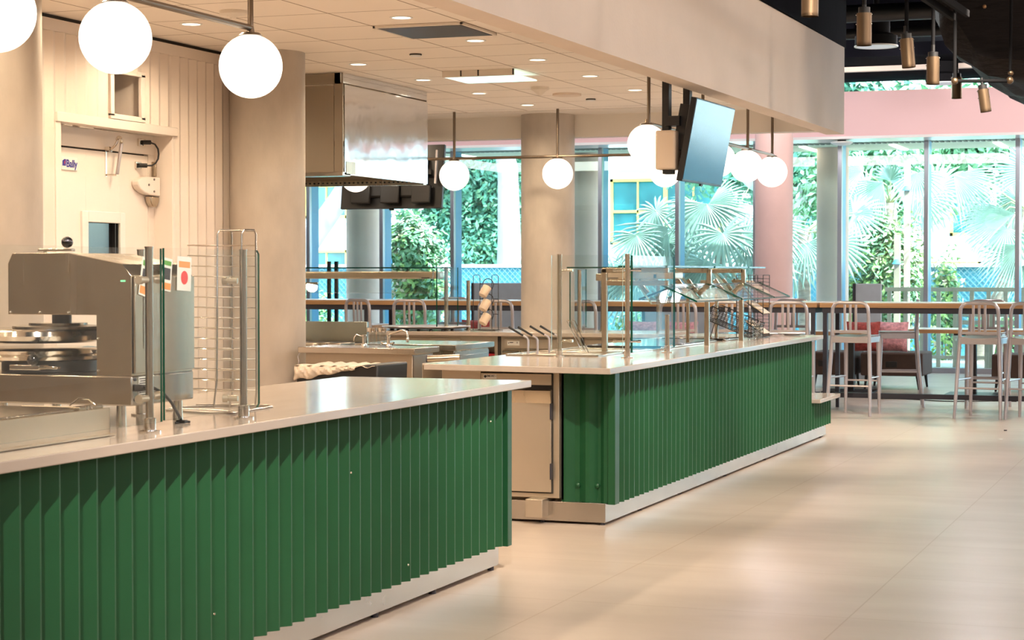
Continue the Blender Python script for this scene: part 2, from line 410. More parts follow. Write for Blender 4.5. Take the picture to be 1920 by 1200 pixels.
# ------------------------------------------------------------------ cooler wall, left
begin()
XW = -7.95
b = MB(); y = 10.9; pts = []
def cladding(mb, x, y0, y1, z0, z1, pitch=.143, dep=.026, sgn=1):
    prof = []; y = y0
    while y < y1 - 1e-4:
        p = min(pitch, y1 - y)
        for t, d in ((0, 0), (.50, 1), (.56, 1), (.98, 0)):
            if t * pitch <= p: prof.append((y + t * pitch, d * dep))
        y += pitch
    prof.append((y1, 0)); bb = len(mb.v)
    for (yy, d) in prof: mb.v.append((x + d * sgn, yy, z0)); mb.v.append((x + d * sgn, yy, z1))
    for i in range(len(prof) - 1): mb.f.append((bb + 2 * i, bb + 2 * i + 2, bb + 2 * i + 3, bb + 2 * i + 1)); mb.mi.append(0)
    # closed back
    mb.box(x - .03, x - .004, y0, y1, z0, z1)
    return mb
cladding(b, XW, 10.38, 12.09, ZF, 3.10); cladding(b, XW, 12.09, 12.82, 2.52, 3.10); cladding(b, XW, 13.28, 13.74, 2.52, 3.10)
cladding(b, XW, 12.82, 13.28, 2.90, 3.10); cladding(b, XW, 13.74, 14.70, ZF, 3.10)
wl_ = struct('wall_left', b, 'wall_cream', smooth=False)
t = MB().box(-7.99, -7.93, 10.38, 14.7, 3.10, 3.19); t.build('cornice', 'wall_cream', wl_, bevel=.003)
MB().box(-8.6, -7.97, 14.68, 14.72, ZF, 3.22).build('end_panel', 'wall_cream', wl_)
MB().box(-8.6, -7.96, 10.39, 14.7, 3.19, 3.22).build('shadow_gap', 'dark_line', wl_)
# opening framing over the door
MB().box(-7.955, -7.925, 12.80, 12.85, 2.55, 2.90).box(-7.955, -7.925, 13.24, 13.30, 2.55, 2.90).box(-7.955, -7.925, 12.80, 13.30, 2.88, 2.92).box(-7.955, -7.925, 12.80, 13.30, 2.53, 2.57).build('opening_frame', 'door_cream', wl_, bevel=.003)
MB().box(-8.4, -8.38, 12.6, 13.4, 2.4, 3.0).box(-8.4, -7.96, 13.28, 13.30, 2.5, 2.95).build('opening_recess', 'wall_cream', wl_)
MB().box(-8.37, -8.33, 12.98, 13.06, 2.5, 2.95).build('conduit', 'steel_warm', wl_)
jb = MB()
for z in (2.66, 2.70, 2.75, 2.80): jb.box(-8.37, -8.32, 12.86, 12.90, z, z + .02)
jb.build('cable_clip', 'rust', wl_)
# projecting door hood and jambs
dr = MB().box(-8.02, -7.915, 12.065, 13.78, 2.455, 2.525)
d = struct('door_1', dr, 'door_cream', bevel=.004)
MB().box(-8.13, -7.93, 12.065, 12.135, ZF, 2.455).build('jamb', 'door_cream', d, bevel=.004)
MB().box(-8.13, -7.93, 13.72, 13.76, ZF, 2.455).build('jamb', 'door_cream', d, bevel=.004)
MB().box(-8.16, -8.10, 12.135, 13.72, 2.305, 2.455).box(-8.16, -8.10, 13.63, 13.72, ZF, 2.305).build('header_panel', 'door_cream', d, bevel=.003)
lf = MB().box(-8.15, -8.095, 12.15, 12.71, ZF, 2.292).box(-8.15, -8.095, 13.18, 13.615, ZF, 2.292).box(-8.15, -8.095, 12.71, 13.18, 1.75, 2.292).box(-8.15, -8.095, 12.71, 13.18, ZF, 1.1)
leaf = lf.build('door_leaf', 'door_cream', d, bevel=.002)
MB().box(-8.17, -8.14, 12.14, 13.64, ZF, 2.31).build('door_gasket', 'dark_line', d)
wf = MB()
for a in ((12.64, 12.72, 1.12, 1.83), (13.175, 13.245, 1.12, 1.83), (12.72, 13.175, 1.745, 1.83), (12.72, 13.175, 1.12, 1.2)): wf.box(-8.10, -8.075, *a)
wf.build('vision_frame', 'sticker', leaf, bevel=.006)
MB().box(-8.13, -8.128, 12.71, 13.18, 1.2, 1.75).build('vision_pane', 'black_gloss', leaf)
each('vision_gasket', 'black', leaf, [MB().box(-8.127, -8.10, ya, yb, 1.2, 1.745) for ya, yb in ((12.72, 12.735), (13.13, 13.145), (13.165, 13.175))])
cl = MB().box(-8.10, -8.06, 12.985, 13.03, 2.29, 2.33).tube([(-8.06, 13.01, 2.31), (-8.03, 13.02, 2.34), (-8.01, 13.03, 2.38)], .010).tube(arc((-8.01, 13.05, 2.375), .03, 170, -40, 10, 'yz'), .013).box(-8.10, -8.088, 12.98, 13.0, 2.10, 2.30).tube([(-8.09, 13.0, 2.115), (-8.03, 13.04, 2.115)], .008)
cl.build('closer_bracket', 'chrome', leaf)
MB().bar((-8.01, 13.085, 2.365), (-8.02, 13.035, 2.12), .02, .022).build('closer_arm', 'alu', leaf, bevel=.003)
MB().box(-8.10, -8.075, 13.46, 13.55, 2.365, 2.425).build('cable_outlet', 'chrome', d, bevel=.004)
MB().box(-8.095, -8.075, 13.41, 13.49, 2.185, 2.24).build('cable_outlet', 'chrome', leaf, bevel=.004)
MB().tube([(-8.07, 13.50, 2.395), (-8.03, 13.55, 2.397)], .018, 10).build('cable_plug', 'black', d)
MB().tube([(-8.07, 13.44, 2.21), (-8.03, 13.49, 2.21)], .018, 10).build('cable_plug', 'black', d)
pts = [(-8.03, 13.54, 2.397), (-8.02, 13.60, 2.385), (-8.01, 13.63, 2.35), (-8.01, 13.64, 2.31), (-8.01, 13.63, 2.27), (-8.015, 13.60, 2.235), (-8.02, 13.55, 2.213), (-8.03, 13.48, 2.21)]
MB().tube(pts, .007, 8).build('cable', 'black', d)
hb = [(13.36, 2.085), (13.365, 2.055), (13.40, 2.02), (13.46, 1.995), (13.54, 1.98), (13.70, 1.972), (13.70, 2.125), (13.50, 2.125), (13.42, 2.11)]
MB().prism(hb, -8.095, -8.03, 'x').build('hinge_cover', 'door_cream', leaf, bevel=.01, seg=3)
MB().prism([(13.55, 1.97), (13.57, 1.92), (13.60, 1.89), (13.66, 1.885), (13.70, 1.93), (13.70, 1.97)], -8.09, -8.04, 'x').build('hinge_pin', 'steel_warm', leaf, bevel=.008)
each('hinge_screw', 'plastic_grey', leaf, [MB().lathe([(.009, 0), (.009, .006), (.001, .008)], (-8.03, yy, zz), 10, 'x') for (yy, zz) in ((13.60, 2.105), (13.52, 2.06), (13.60, 2.01))])
MB().box(-8.09, -8.05, 13.66, 13.68, 2.13, 2.25).build('hinge_bracket', 'steel_warm', leaf, bevel=.004)
pl = MB().box(-8.095, -8.085, 12.372, 12.585, 2.125, 2.222).build('name_plate', 'sticker', leaf, bevel=.003)
MB().prism([(12.385, 2.155), (12.385, 2.192), (12.41, 2.204), (12.432, 2.204), (12.428, 2.155)], -8.085, -8.0835, 'x').build('plate_emblem', 'blue_ink', leaf)
MB().prism([(12.402, 2.160), (12.420, 2.180), (12.412, 2.181), (12.422, 2.20), (12.402, 2.178), (12.411, 2.177)], -8.0835, -8.0825, 'x').build('plate_flash', 'red_ink', leaf)
text('plate_lettering', 'Bally', .078, facing((-8.0825, 12.505, 2.172), 90), 'blue_ink', leaf, bold=True)
end(K, -ZF * K)
# ================================================================== CEILING FIXTURES
begin()
dl0 = thing('downlight', 'round recessed downlight', 'downlight')
MB().lathe([(.068, 0), (.085, .0), (.085, -.006), (.068, -.006)], (0, 0, 0), 24, ring=True).build('trim_ring', 'white', dl0, local=True)
MB().lathe([(.068, -.002), (.068, -.004), (.001, -.004)], (0, 0, 0), 24).build('diffuser', 'down_disc', dl0, local=True)
dls = []
for k in range(-10, 6): dls += [(-7.27, 12.86 + 1.49 * k), (-5.65, 13.06 + 1.49 * k)]  # nearest rows are unseen, added to light the back wall
dls = [p for p in dls if -5 < p[1] < 20.9]
shown_n = 0
names = {(-7.27, 0): 'behind the two big hanging globes', (-5.65, 0): 'just ahead of the brown return grille',
         (-5.65, 1): 'just beyond the brown return grille', (-7.27, 2): 'nearest the steel hood', (-5.65, 2): 'beside the beam, level with the glowing panel',
         (-7.27, 3): 'between the hood and the glowing ceiling panel', (-5.65, 3): 'right of the glowing panel, next to the beam',
         (-7.27, 4): 'beyond the glowing panel, right of the hood', (-7.27, 5): 'closest to the far round column', (-5.65, 4): 'behind the tall lamp stem beside the beam'}
for i, (x, y) in enumerate(dls):
    k = round((y - (12.86 if x < -6 else 13.06)) / 1.49)
    lab = 'round lit downlight in the ceiling ' + names.get((x, k), 'outside the left of the frame')
    if (x, k) in names:
        o = dl0 if not shown_n else copy_tree(dl0, (0, 0, 0)); shown_n += 1
        o.location = (x, y, 3.22); o['label'] = lab; o['group'] = 'recessed downlights in the tiled ceiling'
    if (x, k) == (-7.27, 1): continue
    lamp('downlight_lamp', 'SPOT', (x, y, 3.19), 68, WARM, rot=(0, 0, 0), spot_size=R(165), spot_blend=.5, shadow_soft_size=.06)
for x, y in [(-9.4, 12.9 + 1.6 * k) for k in range(1, 6)] + [(-11.5, 12.9 + 1.6 * k) for k in range(1, 6)] + [(-13.5, 16), (-13.5, 19)]:
    if y > 10.6: lamp('downlight_lamp', 'SPOT', (x, y, 3.19), 68, WARM, rot=(0, 0, 0), spot_size=R(165), spot_blend=.5, shadow_soft_size=.06)
# return grille, glowing panel, small devices
t = thing('return_grille', 'large square brown return air grille in the tiled ceiling', 'vent', (-5.69, 13.78, 3.20))
gm = MB()
for k in range(34): gm.box(-6.02, -5.355, 13.48 + k * .02, 13.489 + k * .02, 3.20, 3.212)
gm.build('slats', 'bronze', t, smooth=False); MB().box(-6.03, -5.345, 13.46, 14.16, 3.212, 3.219).build('backing', 'brass', t)
MB().box(-6.05, -6.03, 13.44, 14.17, 3.20, 3.219).box(-5.345, -5.325, 13.44, 14.17, 3.20, 3.219).box(-6.05, -5.325, 13.44, 13.46, 3.20, 3.219).box(-6.05, -5.325, 14.15, 14.17, 3.20, 3.219).build('frame', 'plaster', t, bevel=.002)
t = thing('ceiling_panel', 'square glossy ceiling panel glowing mint green beside the grille line', 'ceiling panel', (-6.46, 17.0, 3.15))
MB().box(-6.80, -6.10, 16.68, 17.30, 3.163, 3.178).build('panel', 'panel_lamp', t, bevel=.002)
MB().box(-6.80, -6.10, 16.66, 16.68, 3.16, 3.219).box(-6.80, -6.79, 16.68, 17.3, 3.178, 3.219).build('rim', 'plaster', t)
each('hanger', 'dark_line', t, [MB().box(xx, xx + .012, 16.655, 16.665, 3.165, 3.219) for xx in (-6.62, -6.45, -6.11)])
t = thing('smoke_detector', 'small white domed detector on the tiled ceiling near the far column', 'detector', (-6.46, 18.41, 3.22))
MB().lathe([(.09, 0), (.09, -.03), (.06, -.045), (.015, -.085), (.001, -.09)], (-6.46, 18.41, 3.22), 24).build('body', 'plaster', t)
t = thing('ceiling_speaker', 'flat round tan ceiling disc next to the domed detector', 'ceiling speaker', (-6.44, 19.2, 3.22))
MB().lathe([(.15, 0), (.15, -.022), (.001, -.024)], (-6.44, 19.2, 3.22), 28).build('body', 'beam', t)
t = thing('smoke_detector', 'white domed detector on the ceiling between the two nearest globes', 'detector', (-6.63, 12.33, 3.22))
MB().lathe([(.10, 0), (.10, -.025), (.05, -.03), (.02, -.05), (.001, -.055)], (-6.63, 12.33, 3.22), 24).build('body', 'plaster', t)
for (x, y, lab) in ((-6.48, 15.28, 'small dark-rimmed sprinkler cover in the ceiling ahead of the glowing panel'), (-6.39, 19.85, 'small dark sprinkler cover beyond the domed detector')):
    t = thing('sprinkler_cover', lab, 'sprinkler', (x, y, 3.22))
    MB().lathe([(.05, 0), (.055, -.008), (.05, -.012)], (x, y, 3.22), 20).build('rim', 'dark_line', t)
    MB().lathe([(.048, -.012), (.048, -.02), (.001, -.022)], (x, y, 3.22), 20).build('cap', 'white', t)
# globe pendants
def globe_fixture(lab, p0, p1, globes, stems, name='globe_pendant'):
    t = thing(name, lab, 'pendant lamp', (globes[0][0], globes[0][1], 2.3))
    MB().tube([p0, p1], .017, 12).build('rail', 'bronze', t)
    for g in globes:
        q = MB().ball(g, .174, 32, 20).build('globe', 'globe', t)
        MB().lathe([(.065, .168), (.05, .182), (.022, .186), (.016, .22)], g, 24).build('cap', 'bronze', q)
    for (x, y) in stems: MB().tube([(x, y, p0[2] - .02), (x, y, 3.218)], .016, 12).build('stem', 'bronze', t)
    return t
gz = 2.49
globe_fixture('large glowing globe lamps on a dark rail over the near counter', (-5.02, 4.0, 2.70), (-5.02, 9.53, 2.70), [(-5.02, yy, gz) for yy in (5.9, 7.18, 8.15, 9.53)], [(-5.02, 9.53), (-5.02, 5.36)])
globe_fixture('row of glowing globes on a rail running away behind the tilted television', (-4.82, 16.65, 2.685), (-4.82, 21.72, 2.69), [(-4.84, yy, 2.505) for yy in (16.66, 17.9, 19.25, 20.48, 21.72)], [(-4.82, 16.65), (-4.82, 18.55), (-4.82, 20.45), (-4.82, 21.65)])
globe_fixture('row of small globes on a rail crossing in front of the far round column', (-10.9, 20.9, 2.68), (-5.6, 20.9, 2.68), [(xx, 20.9, 2.485) for xx in (-10.9, -9.63, -8.38, -7.12, -5.86)], [(-9.63, 20.9), (-8.38, 20.9), (-7.12, 20.9), (-5.86, 20.9)])
# ================================================================== HOOD AND SCREENS
t = thing('exhaust_hood', 'big stainless steel exhaust hood hanging from the tiled ceiling', 'hood', (-8.4, 17.4, 2.25))
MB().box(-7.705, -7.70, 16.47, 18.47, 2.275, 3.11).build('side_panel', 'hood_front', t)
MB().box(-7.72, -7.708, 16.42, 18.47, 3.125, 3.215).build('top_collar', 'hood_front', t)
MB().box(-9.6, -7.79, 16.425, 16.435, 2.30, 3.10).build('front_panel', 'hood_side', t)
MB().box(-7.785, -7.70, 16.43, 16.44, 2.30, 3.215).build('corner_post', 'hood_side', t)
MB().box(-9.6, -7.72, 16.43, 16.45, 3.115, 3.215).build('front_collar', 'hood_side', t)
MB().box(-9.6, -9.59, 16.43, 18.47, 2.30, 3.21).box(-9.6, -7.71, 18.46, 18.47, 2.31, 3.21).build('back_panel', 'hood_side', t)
MB().box(-9.6, -7.70, 16.42, 16.60, 2.262, 2.30).build('lower_lip', 'steel', t, bevel=.004)
b = MB().box(-9.6, -7.71, 18.38, 18.46, 2.262, 2.315)
b.build('perforated_channel', 'steel_warm', t)
hb = MB()
for k in range(36): hb.box(-9.5 + k * .05, -9.482 + k * .05, 18.375, 18.38, 2.285, 2.30)
hb.build('vent_holes', 'black', t)
MB().box(-7.699, -7.696, 16.5, 16.70, 2.285, 2.40).build('spec_plate', 'steel_warm', t)
MB().box(-9.5, -7.75, 16.65, 18.3, 2.55, 2.60).build('filter_bank', 'steel_warm', t)
nz = MB().tube([(-8.27, 16.44, 2.30), (-8.27, 16.38, 2.27), (-8.235, 16.36, 2.20), (-8.225, 16.36, 2.10)], .009, 8).build('spray_pipe', 'brass', t); MB().tube([(-8.225, 16.36, 2.12), (-8.22, 16.36, 2.06)], .014, 8).build('spray_tip', 'chrome', nz)
def tv(name, lab, loc, rz, tiltdeg, w, h, d=.05, mount=True):
    """screen faces local +X"""
    t = thing(name, lab, 'television', loc, rz)
    T = Euler((0, R(tiltdeg), 0)).to_matrix().to_4x4()
    def tr(mb): mb.v = [tuple(T @ Vector(v)) for v in mb.v]; return mb
    tr(MB().box(-d, 0, -w / 2, w / 2, -h / 2, h / 2)).build('casing', 'black', t, local=True, bevel=.004)
    tr(MB().box(0, .002, -w / 2 + .012, w / 2 - .012, -h / 2 + .02, h / 2 - .012)).build('screen', 'screen', t, local=True)
    tr(MB().box(-d - .05, -d, -w * .36, w * .36, -h * .33, h * .28)).build('back_cover', 'black', t, local=True, bevel=.02)
    tr(MB().box(-.02, .0, -.03, .03, -h / 2 - .018, -h / 2)).build('sensor', 'black', t, local=True, bevel=.004)
    return t, tr
t1, tr = tv('television', 'wall-size flat television tilted down under the beam, screen reflecting light blue', (-4.10, 16.0, 2.448), R(-1.5), 10.5, 1.19, .69)
# bracket behind the screen up to the ceiling
tr(MB().box(-.16, -.06, -.50, -.42, -.10, .28)).build('bracket', 'black', t1, local=True, bevel=.004)
tr(MB().box(-.16, -.06, .1, .18, -.20, .28)).build('bracket', 'black', t1, local=True, bevel=.004)
MB().box(-.27, -.21, -.48, -.40, .0, .77).build('drop_pole', 'black', t1, local=True, bevel=.004)
MB().box(-.27, -.21, .12, .20, .0, .77).build('drop_pole', 'black', t1, local=True, bevel=.004)
MB().box(-.29, -.12, -.60, -.40, -.24, .08).build('media_box', 'mug', t1, local=True, bevel=.015)
MB().box(-.24, -.16, -.56, -.46, -.275, -.24).build('box_bracket', 'black', t1, local=True, bevel=.004)
MB().box(-.23, -.10, -.55, -.38, .12, .20).build('mount_arm', 'black', t1, local=True)
t2, tr = tv('television', 'television seen from its dark back below the steel hood', (-9.36, 21.40, 2.50), R(90), 8, 1.31, .76)
for yy in (-.42, -.02, .36): tr(MB().box(-.15, -.10, yy - .12, yy + .12, -.33, -.12)).build('bracket', 'black', t2, local=True, bevel=.01)
tr(MB().box(-.13, -.10, -.60, -.58, -.1, .3)).build('cable_cover', 'alu', t2, local=True)
tr(MB().box(-.18, -.10, -.55, .5, .0, .06)).build('rail', 'black', t2, local=True)
MB().box(-.16, -.10, -.05, .05, .0, .71).build('drop_pole', 'black', t2, local=True)
end(K, -ZF * K)
# hall ceiling lamps (white drums)
def drum(x, y, z, lab):
    t = thing('drum_lamp', lab, 'lamp', (x, y, z), group='black drum lamps in the dark ceiling')
    MB().lathe([(.215, 0), (.215, .10), (.14, .13), (.14, .26)], (x, y, z + .012), 32).tube([(x, y, z + .2), (x, y, 4.9 if y < 23 else 3.98)], .03, 12).build('housing', 'black_matte', t)
    MB().lathe([(.20, 0), (.222, .002), (.222, .014), (.20, .012)], (x, y, z), 32, ring=True).build('trim_ring', 'white', t)
    MB().lathe([(.20, .012), (.2, .004), (.001, .004)], (x, y, z), 32).build('diffuser', 'white_disc', t)
drum(-3.40, 20.12, 3.68, 'round white-faced drum lamp high in the dark ceiling, left of the middle brass spotlights')
drum(-3.30, 24.42, 3.69, 'smaller looking drum lamp in the dark ceiling above the pink band')
for x in (.6, 3.2, 5.6):  # unseen fill lights without fixtures, added to brighten beam, walls and floor
    for y in (2, 6.5, 11, 14.9, 20, 22.9):
        lamp('hall_fill', 'POINT', (x, y, 3.9), 78, (1, .80, .65), shadow_soft_size=.12)
for x in (-13.5, -11.5, -9.5, -7.5, -5.6, -3.8, -2.0, -.4, 1.1, 2.6, 4.1): lamp('pink_band_fill', 'SPOT', (x, 23.0, 3.7), 40, (1, .9, .84), target=(x, 26.2, 3.45), spot_size=R(110), spot_blend=.8, shadow_soft_size=.1)  # added spots with no fixture, brightening the pink band
for x, y in ((-2.6, 22.4), (-5.2, 22.8), (-8.0, 22.8), (-11.0, 22.8), (-.4, 23.0)):  # added fill without fixtures, lifting the floor and benches near the glass
    lamp('window_side_lamp', 'POINT', (x, y, 3.85), 78, (1, .93, .96), shadow_soft_size=.12)
t = thing('dome_lamp', 'small white dome lamp under the pink band, right of the beam end', 'lamp', (-4.92, 26.4, 3.1))
MB().lathe([(.06, 3.165), (.06, 3.14)], (-4.92, 26.4, 0), 20).build('base', 'black', t); MB().lathe([(.15, 3.14), (.15, 3.125), (.11, 3.10), (.05, 3.09), (.001, 3.088)], (-4.92, 26.4, 0), 28).build('shade', 'white', t)
# brass cylinder spotlights of the hall
def spot(x, y, z, r, tilt, L, lab, stem=3.95):
    t = thing('spotlight', lab, 'spotlight', (x, y, z), group='brass cylinder spotlights under the dark ceiling')
    Mx = Matrix.Translation((x, y, z + L)) @ Euler((0, R(tilt), 0)).to_matrix().to_4x4()
    def tr(mb): mb.v = [tuple(Mx @ Vector(v)) for v in mb.v]; return mb
    tr(MB().lathe([(r * .9, -L + .015), (r, -L + .015), (r, -L), (r * 1.0, -.0), (r * .9, 0), (r * .5, 0)], (0, 0, 0), 28)).build('barrel', 'brass', t)
    tr(MB().lathe([(r * .88, -L + .03), (.001, -L + .03)], (0, 0, 0), 20)).build('lens', 'black_gloss', t)
    tr(MB().lathe([(r * .8, 0), (r * .8, .035), (r * .3, .04), (r * .3, .09)], (0, 0, 0), 20)).build('cap', 'black', t)
    each('screw', 'chrome', t, [tr(MB().ball((s * r * 1.02, -.01, zz), .0045, 8, 6)) for s in (-1, 1) for zz in (-.01, -.065)])
    MB().tube([(x, y, z + L + .05), (x, y, stem)], .014, 10).build('stem', 'black_matte', t)
spot(-2.17, 10.68, 2.775, .047, 0, .20, 'brass cylinder spotlight cut by the top edge, next to the beam')
spot(-2.07, 11.82, 2.735, .045, 0, .195, 'upright brass cylinder spotlight in front of the drum lamp')
spot(-2.10, 13.67, 2.785, .047, -5, .20, 'slightly tilted brass cylinder spotlight, third from the beam')
spot(-2.08, 14.83, 2.775, .048, 0, .205, 'upright brass cylinder spotlight against the black ceiling, fourth from the beam')
spot(-2.39, 18.61, 2.995, .048, 0, .20, 'small brass cylinder spotlight seen against the pink band')
spot(-1.775, 15.37, 2.60, .042, -8, .175, 'tilted brown spotlight hanging from the black cross pipe', 2.826)
t = thing('lamp_track_pipe', 'black cross pipe with fittings carrying the tilted brown spotlight', 'pipe', (-1.78, 15.37, 2.80))
MB().tube([(-1.98, 15.30, 2.84), (-1.58, 15.44, 2.84)], .014, 12).build('cross_pipe', 'black_matte', t)
MB().tube([(-1.98, 15.30, 2.84), (-1.98, 15.30, 3.9)], .014, 12).tube([(-1.58, 15.44, 2.84), (-1.57, 15.45, 3.9)], .012, 12).build('hanger_pipe', 'black_matte', t)
each('fitting', 'brass', t, [MB().ball((-1.98, 15.3, 2.84), .028, 12, 8), MB().ball((-1.58, 15.44, 2.845), .03, 12, 8), MB().ball((-1.575, 15.445, 2.90), .022, 12, 8)])
# wrapped duct and dark services
t = thing('wrapped_duct', 'big dark cloth-wrapped duct filling the top right corner', 'duct', (-1.39, 16.5, 2.85))
b = MB(); ring = []
for j in range(15):
    yy = 15.68 + j * .22; pts_ = []
    for k in range(40):
        a = 2 * math.pi * k / 40; rr = .80 + .03 * math.sin(5 * a + j * .8) + .02 * math.sin(11 * a - j * 1.7) - (.12 if j == 0 else 0)
        b.v.append((-1.39 + rr * 1.1 * math.cos(a), yy, 3.73 + rr * 1.1 * math.sin(a)))
for j in range(14):
    for k in range(40): b.f.append((j * 40 + k, j * 40 + (k + 1) % 40, (j + 1) * 40 + (k + 1) % 40, (j + 1) * 40 + k)); b.mi.append(0)
b.f.append(tuple(range(39, -1, -1))); b.mi.append(0); b.f.append(tuple(14 * 40 + k for k in range(40))); b.mi.append(0)
b.build('wrapping', 'duct_wrap', t)
each('stud', 'rust', t, [MB().ball(p, .016, 10, 8) for p in ((-1.80, 15.66, 3.45), (-1.45, 15.66, 3.40), (-1.75, 15.66, 3.85))])
t = thing('cable_tray', 'dark steel rail running across the black ceiling beside the duct', 'rail', (-2.2, 12, 3.6))
MB().bar((-2.35, 10.5, 3.42), (-1.9, 14.6, 3.24), .03, .05).bar((-2.25, 10.5, 3.44), (-1.8, 14.6, 3.26), .03, .05).build('rail', 'black_matte', t)
struct('trim_5', MB().box(-4, 7, 14.2, 14.7, 4.1, 4.5).box(-4, 7, 22.2, 22.7, 4.02, 4.4), 'ceil_dark')
struct('trim_6', MB().box(-4, 7, 24.2, 24.9, 4.00, 4.05), 'ceil_dark')
for i, (yy, zz, lab) in enumerate(((19.5, 3.95, 'thick black pipe crossing the dark ceiling behind the spotlights'), (21.4, 3.98, 'black pipe crossing the dark ceiling above the pink band'))):
    tag(MB().tube([(-3.95, yy, zz), (6, yy, zz)], .09 - .03 * i, 16).build('ceiling_pipe', 'black'), lab, 'pipe')
# ================================================================== NEAR COUNTER (pizza counter)
def corrugated(mb, y0, y1, z0, z1, xv, dep=.044, pitch=.0888, phase=0.0, zfun=None):
    """vertical ribs running along Y, ridges towards +X"""
    prof = []; y = y0 - phase; k = 0
    while y < y1:
        for t, d in ((0, 0), (.60, 1), (.68, 1), (.97, 0)):
            yy = y + t * pitch
            if y0 - 1e-6 <= yy <= y1 + 1e-6: prof.append((yy, d * dep))
        y += pitch
    if prof[-1][0] < y1 - 1e-4: prof.append((y1, prof[-1][1]))
    th = .0025; bb = len(mb.v)
    for (yy, d) in prof:
        mb.v += [(xv + d, yy, z0), (xv + d, yy, z1), (xv + d - th, yy, z1), (xv + d - th, yy, z0)]
    for i in range(len(prof) - 1):
        for a in range(4):
            c = (a + 1) % 4
            mb.f.append((bb + 4 * i + a, bb + 4 * (i + 1) + a, bb + 4 * (i + 1) + c, bb + 4 * i + c)); mb.mi.append(0)
    e = bb + 4 * (len(prof) - 1)
    mb.f += [(bb, bb + 1, bb + 2, bb + 3), (e + 3, e + 2, e + 1, e)]; mb.mi += [0, 0]
    return mb
# worktops stand 0.862 m high; the kitchen equipment below is drawn over a floor at FL and enlarged about the camera, factor S, by end()
S, FL = 1.087, .1085
begin()
c1 = thing('serving_counter', 'near serving counter clad in deep green ribbed metal, cropped by the left edge', 'counter', (-3.3, 5.4, FL))
XV = -2.880
corrugated(MB(), 2.6, 7.66, .216, .87, XV, phase=.02).build('ribbed_panel', 'green', c1, smooth=False)
MB().box(-2.885, -2.832, 7.665, 7.715, .208, .868).box(-3.5, -2.885, 7.70, 7.715, .208, .868).build('corner_trim', 'green', c1, bevel=.002)
MB().box(-3.58, -2.89, 2.6, 7.69, .20, .869).build('carcass', 'steel_matte', c1)
MB().box(-3.50, -2.88, 2.6, 7.683, .127, .21).build('kick_plate', 'kick', c1, bevel=.002)
each('foot', 'dark_steel', c1, [MB().lathe([(.014, FL), (.014, .13)], (-2.90, yy, 0), 12) for yy in (3.2, 4.6, 6.45, 7.0, 7.64)])
each('panel_screw', 'steel_warm', c1, [MB().lathe([(.0045, 0), (.0035, .003), (.0005, .004)], (-2.836, yy, zz), 8, 'x') for yy, zz in ((6.11, .67), (6.61, .28), (7.47, .75), (5.14, .34))])
wt = MB().box(-3.67, -2.785, 2.6, 7.83, .872, .902)
tag(wt.build('worktop', 'quartz', None, bevel=.003), 'pale stone worktop lying on the near green counter', 'worktop')
# ------------------------------------------------------------------ FAR COUNTER
c2 = thing('serving_counter', 'second green ribbed serving counter further down the aisle, steel cabinet at its near end', 'counter', (-3.3, 12, FL))
corrugated(MB(), 9.22, 14.13, .210, .87, XV, phase=.0).build('ribbed_panel', 'green', c2, smooth=False)
corrugated(MB(), 14.13, 14.88, .210, .404, XV, phase=.0).build('low_ribbed_panel', 'green', c2, smooth=False)
b = MB()
prof = [(-3.115, .03), (-3.095, .03), (-3.055, .0), (-3.03, .0), (-2.99, .03), (-2.97, .03), (-2.935, 0), (-2.92, 0), (-2.895, .03), (-2.855, .03)]
for (xx, d) in prof: b.v += [(xx, 9.24 - d, .218), (xx, 9.24 - d, .87)]
for i in range(len(prof) - 1): b.f.append((2 * i, 2 * i + 2, 2 * i + 3, 2 * i + 1)); b.mi.append(0)
b.build('end_panel', 'green', c2, smooth=False)
MB().box(-2.870, -2.832, 9.195, 9.27, .212, .87).build('corner_trim', 'green', c2, bevel=.003)
each('panel_bolt', 'green', c2, [MB().lathe([(.012, 0), (.012, -.008), (.003, -.014)], (xx, yb, zz), 10, 'y') for xx, yb, zz in ((-3.037, 9.235, .30), (-2.935, 9.235, .30))])
MB().box(-3.72, -2.89, 9.30, 14.15, .20, .869).box(-3.6, -2.89, 14.1, 14.86, .20, .40).build('carcass', 'steel_matte', c2)
MB().box(-3.56, -2.88, 9.19, 14.84, .121, .218).build('kick_plate', 'kick', c2, bevel=.002)
MB().box(-3.27, -3.18, 9.10, 9.30, .145, .235).build('leg_box', 'steel_matte', c2, bevel=.003)
each('foot', 'dark_steel', c2, [MB().lathe([(.013, FL), (.013, .13)], (xx, yy, 0), 10) for xx, yy in ((-2.90, 9.21), (-2.90, 9.85), (-2.90, 10.65), (-2.90, 11.7), (-2.90, 12.8), (-2.90, 14.7), (-3.22, 9.22))])
cf = MB().box(-3.75, -3.118, 9.18, 9.31, .235, .868)
cb = cf.build('cabinet_frame', 'steel_matte', c2, bevel=.003)
MB().box(-3.118, -3.105, 9.21, 9.31, .225, .868).build('edge_strip', 'black', c2)
MB().box(-3.53, -3.155, 9.163, 9.18, .800, .856).build('control_panel', 'steel_matte', c2, bevel=.002)
dd = MB().box(-3.53, -3.155, 9.160, 9.18, .265, .778); dd = dd.build('cabinet_door', 'steel_matte', c2, bevel=.003)
MB().prism([(9.160, .778), (9.145, .774), (9.145, .752), (9.160, .71)], -3.53, -3.155, 'x').build('handle', 'steel_warm', dd)
each('hinge', 'dark_steel', dd, [MB().box(-3.158, -3.15, 9.15, 9.172, z, z + .08) for z in (.63, .33)])
MB().box(-3.535, -3.15, 9.172, 9.1795, .258, .862).build('shadow_line', 'dark_line', c2)
lb = MB().box(-3.515, -3.445, 9.1585, 9.163, .828, .850).build('rating_label', 'sticker', c2)
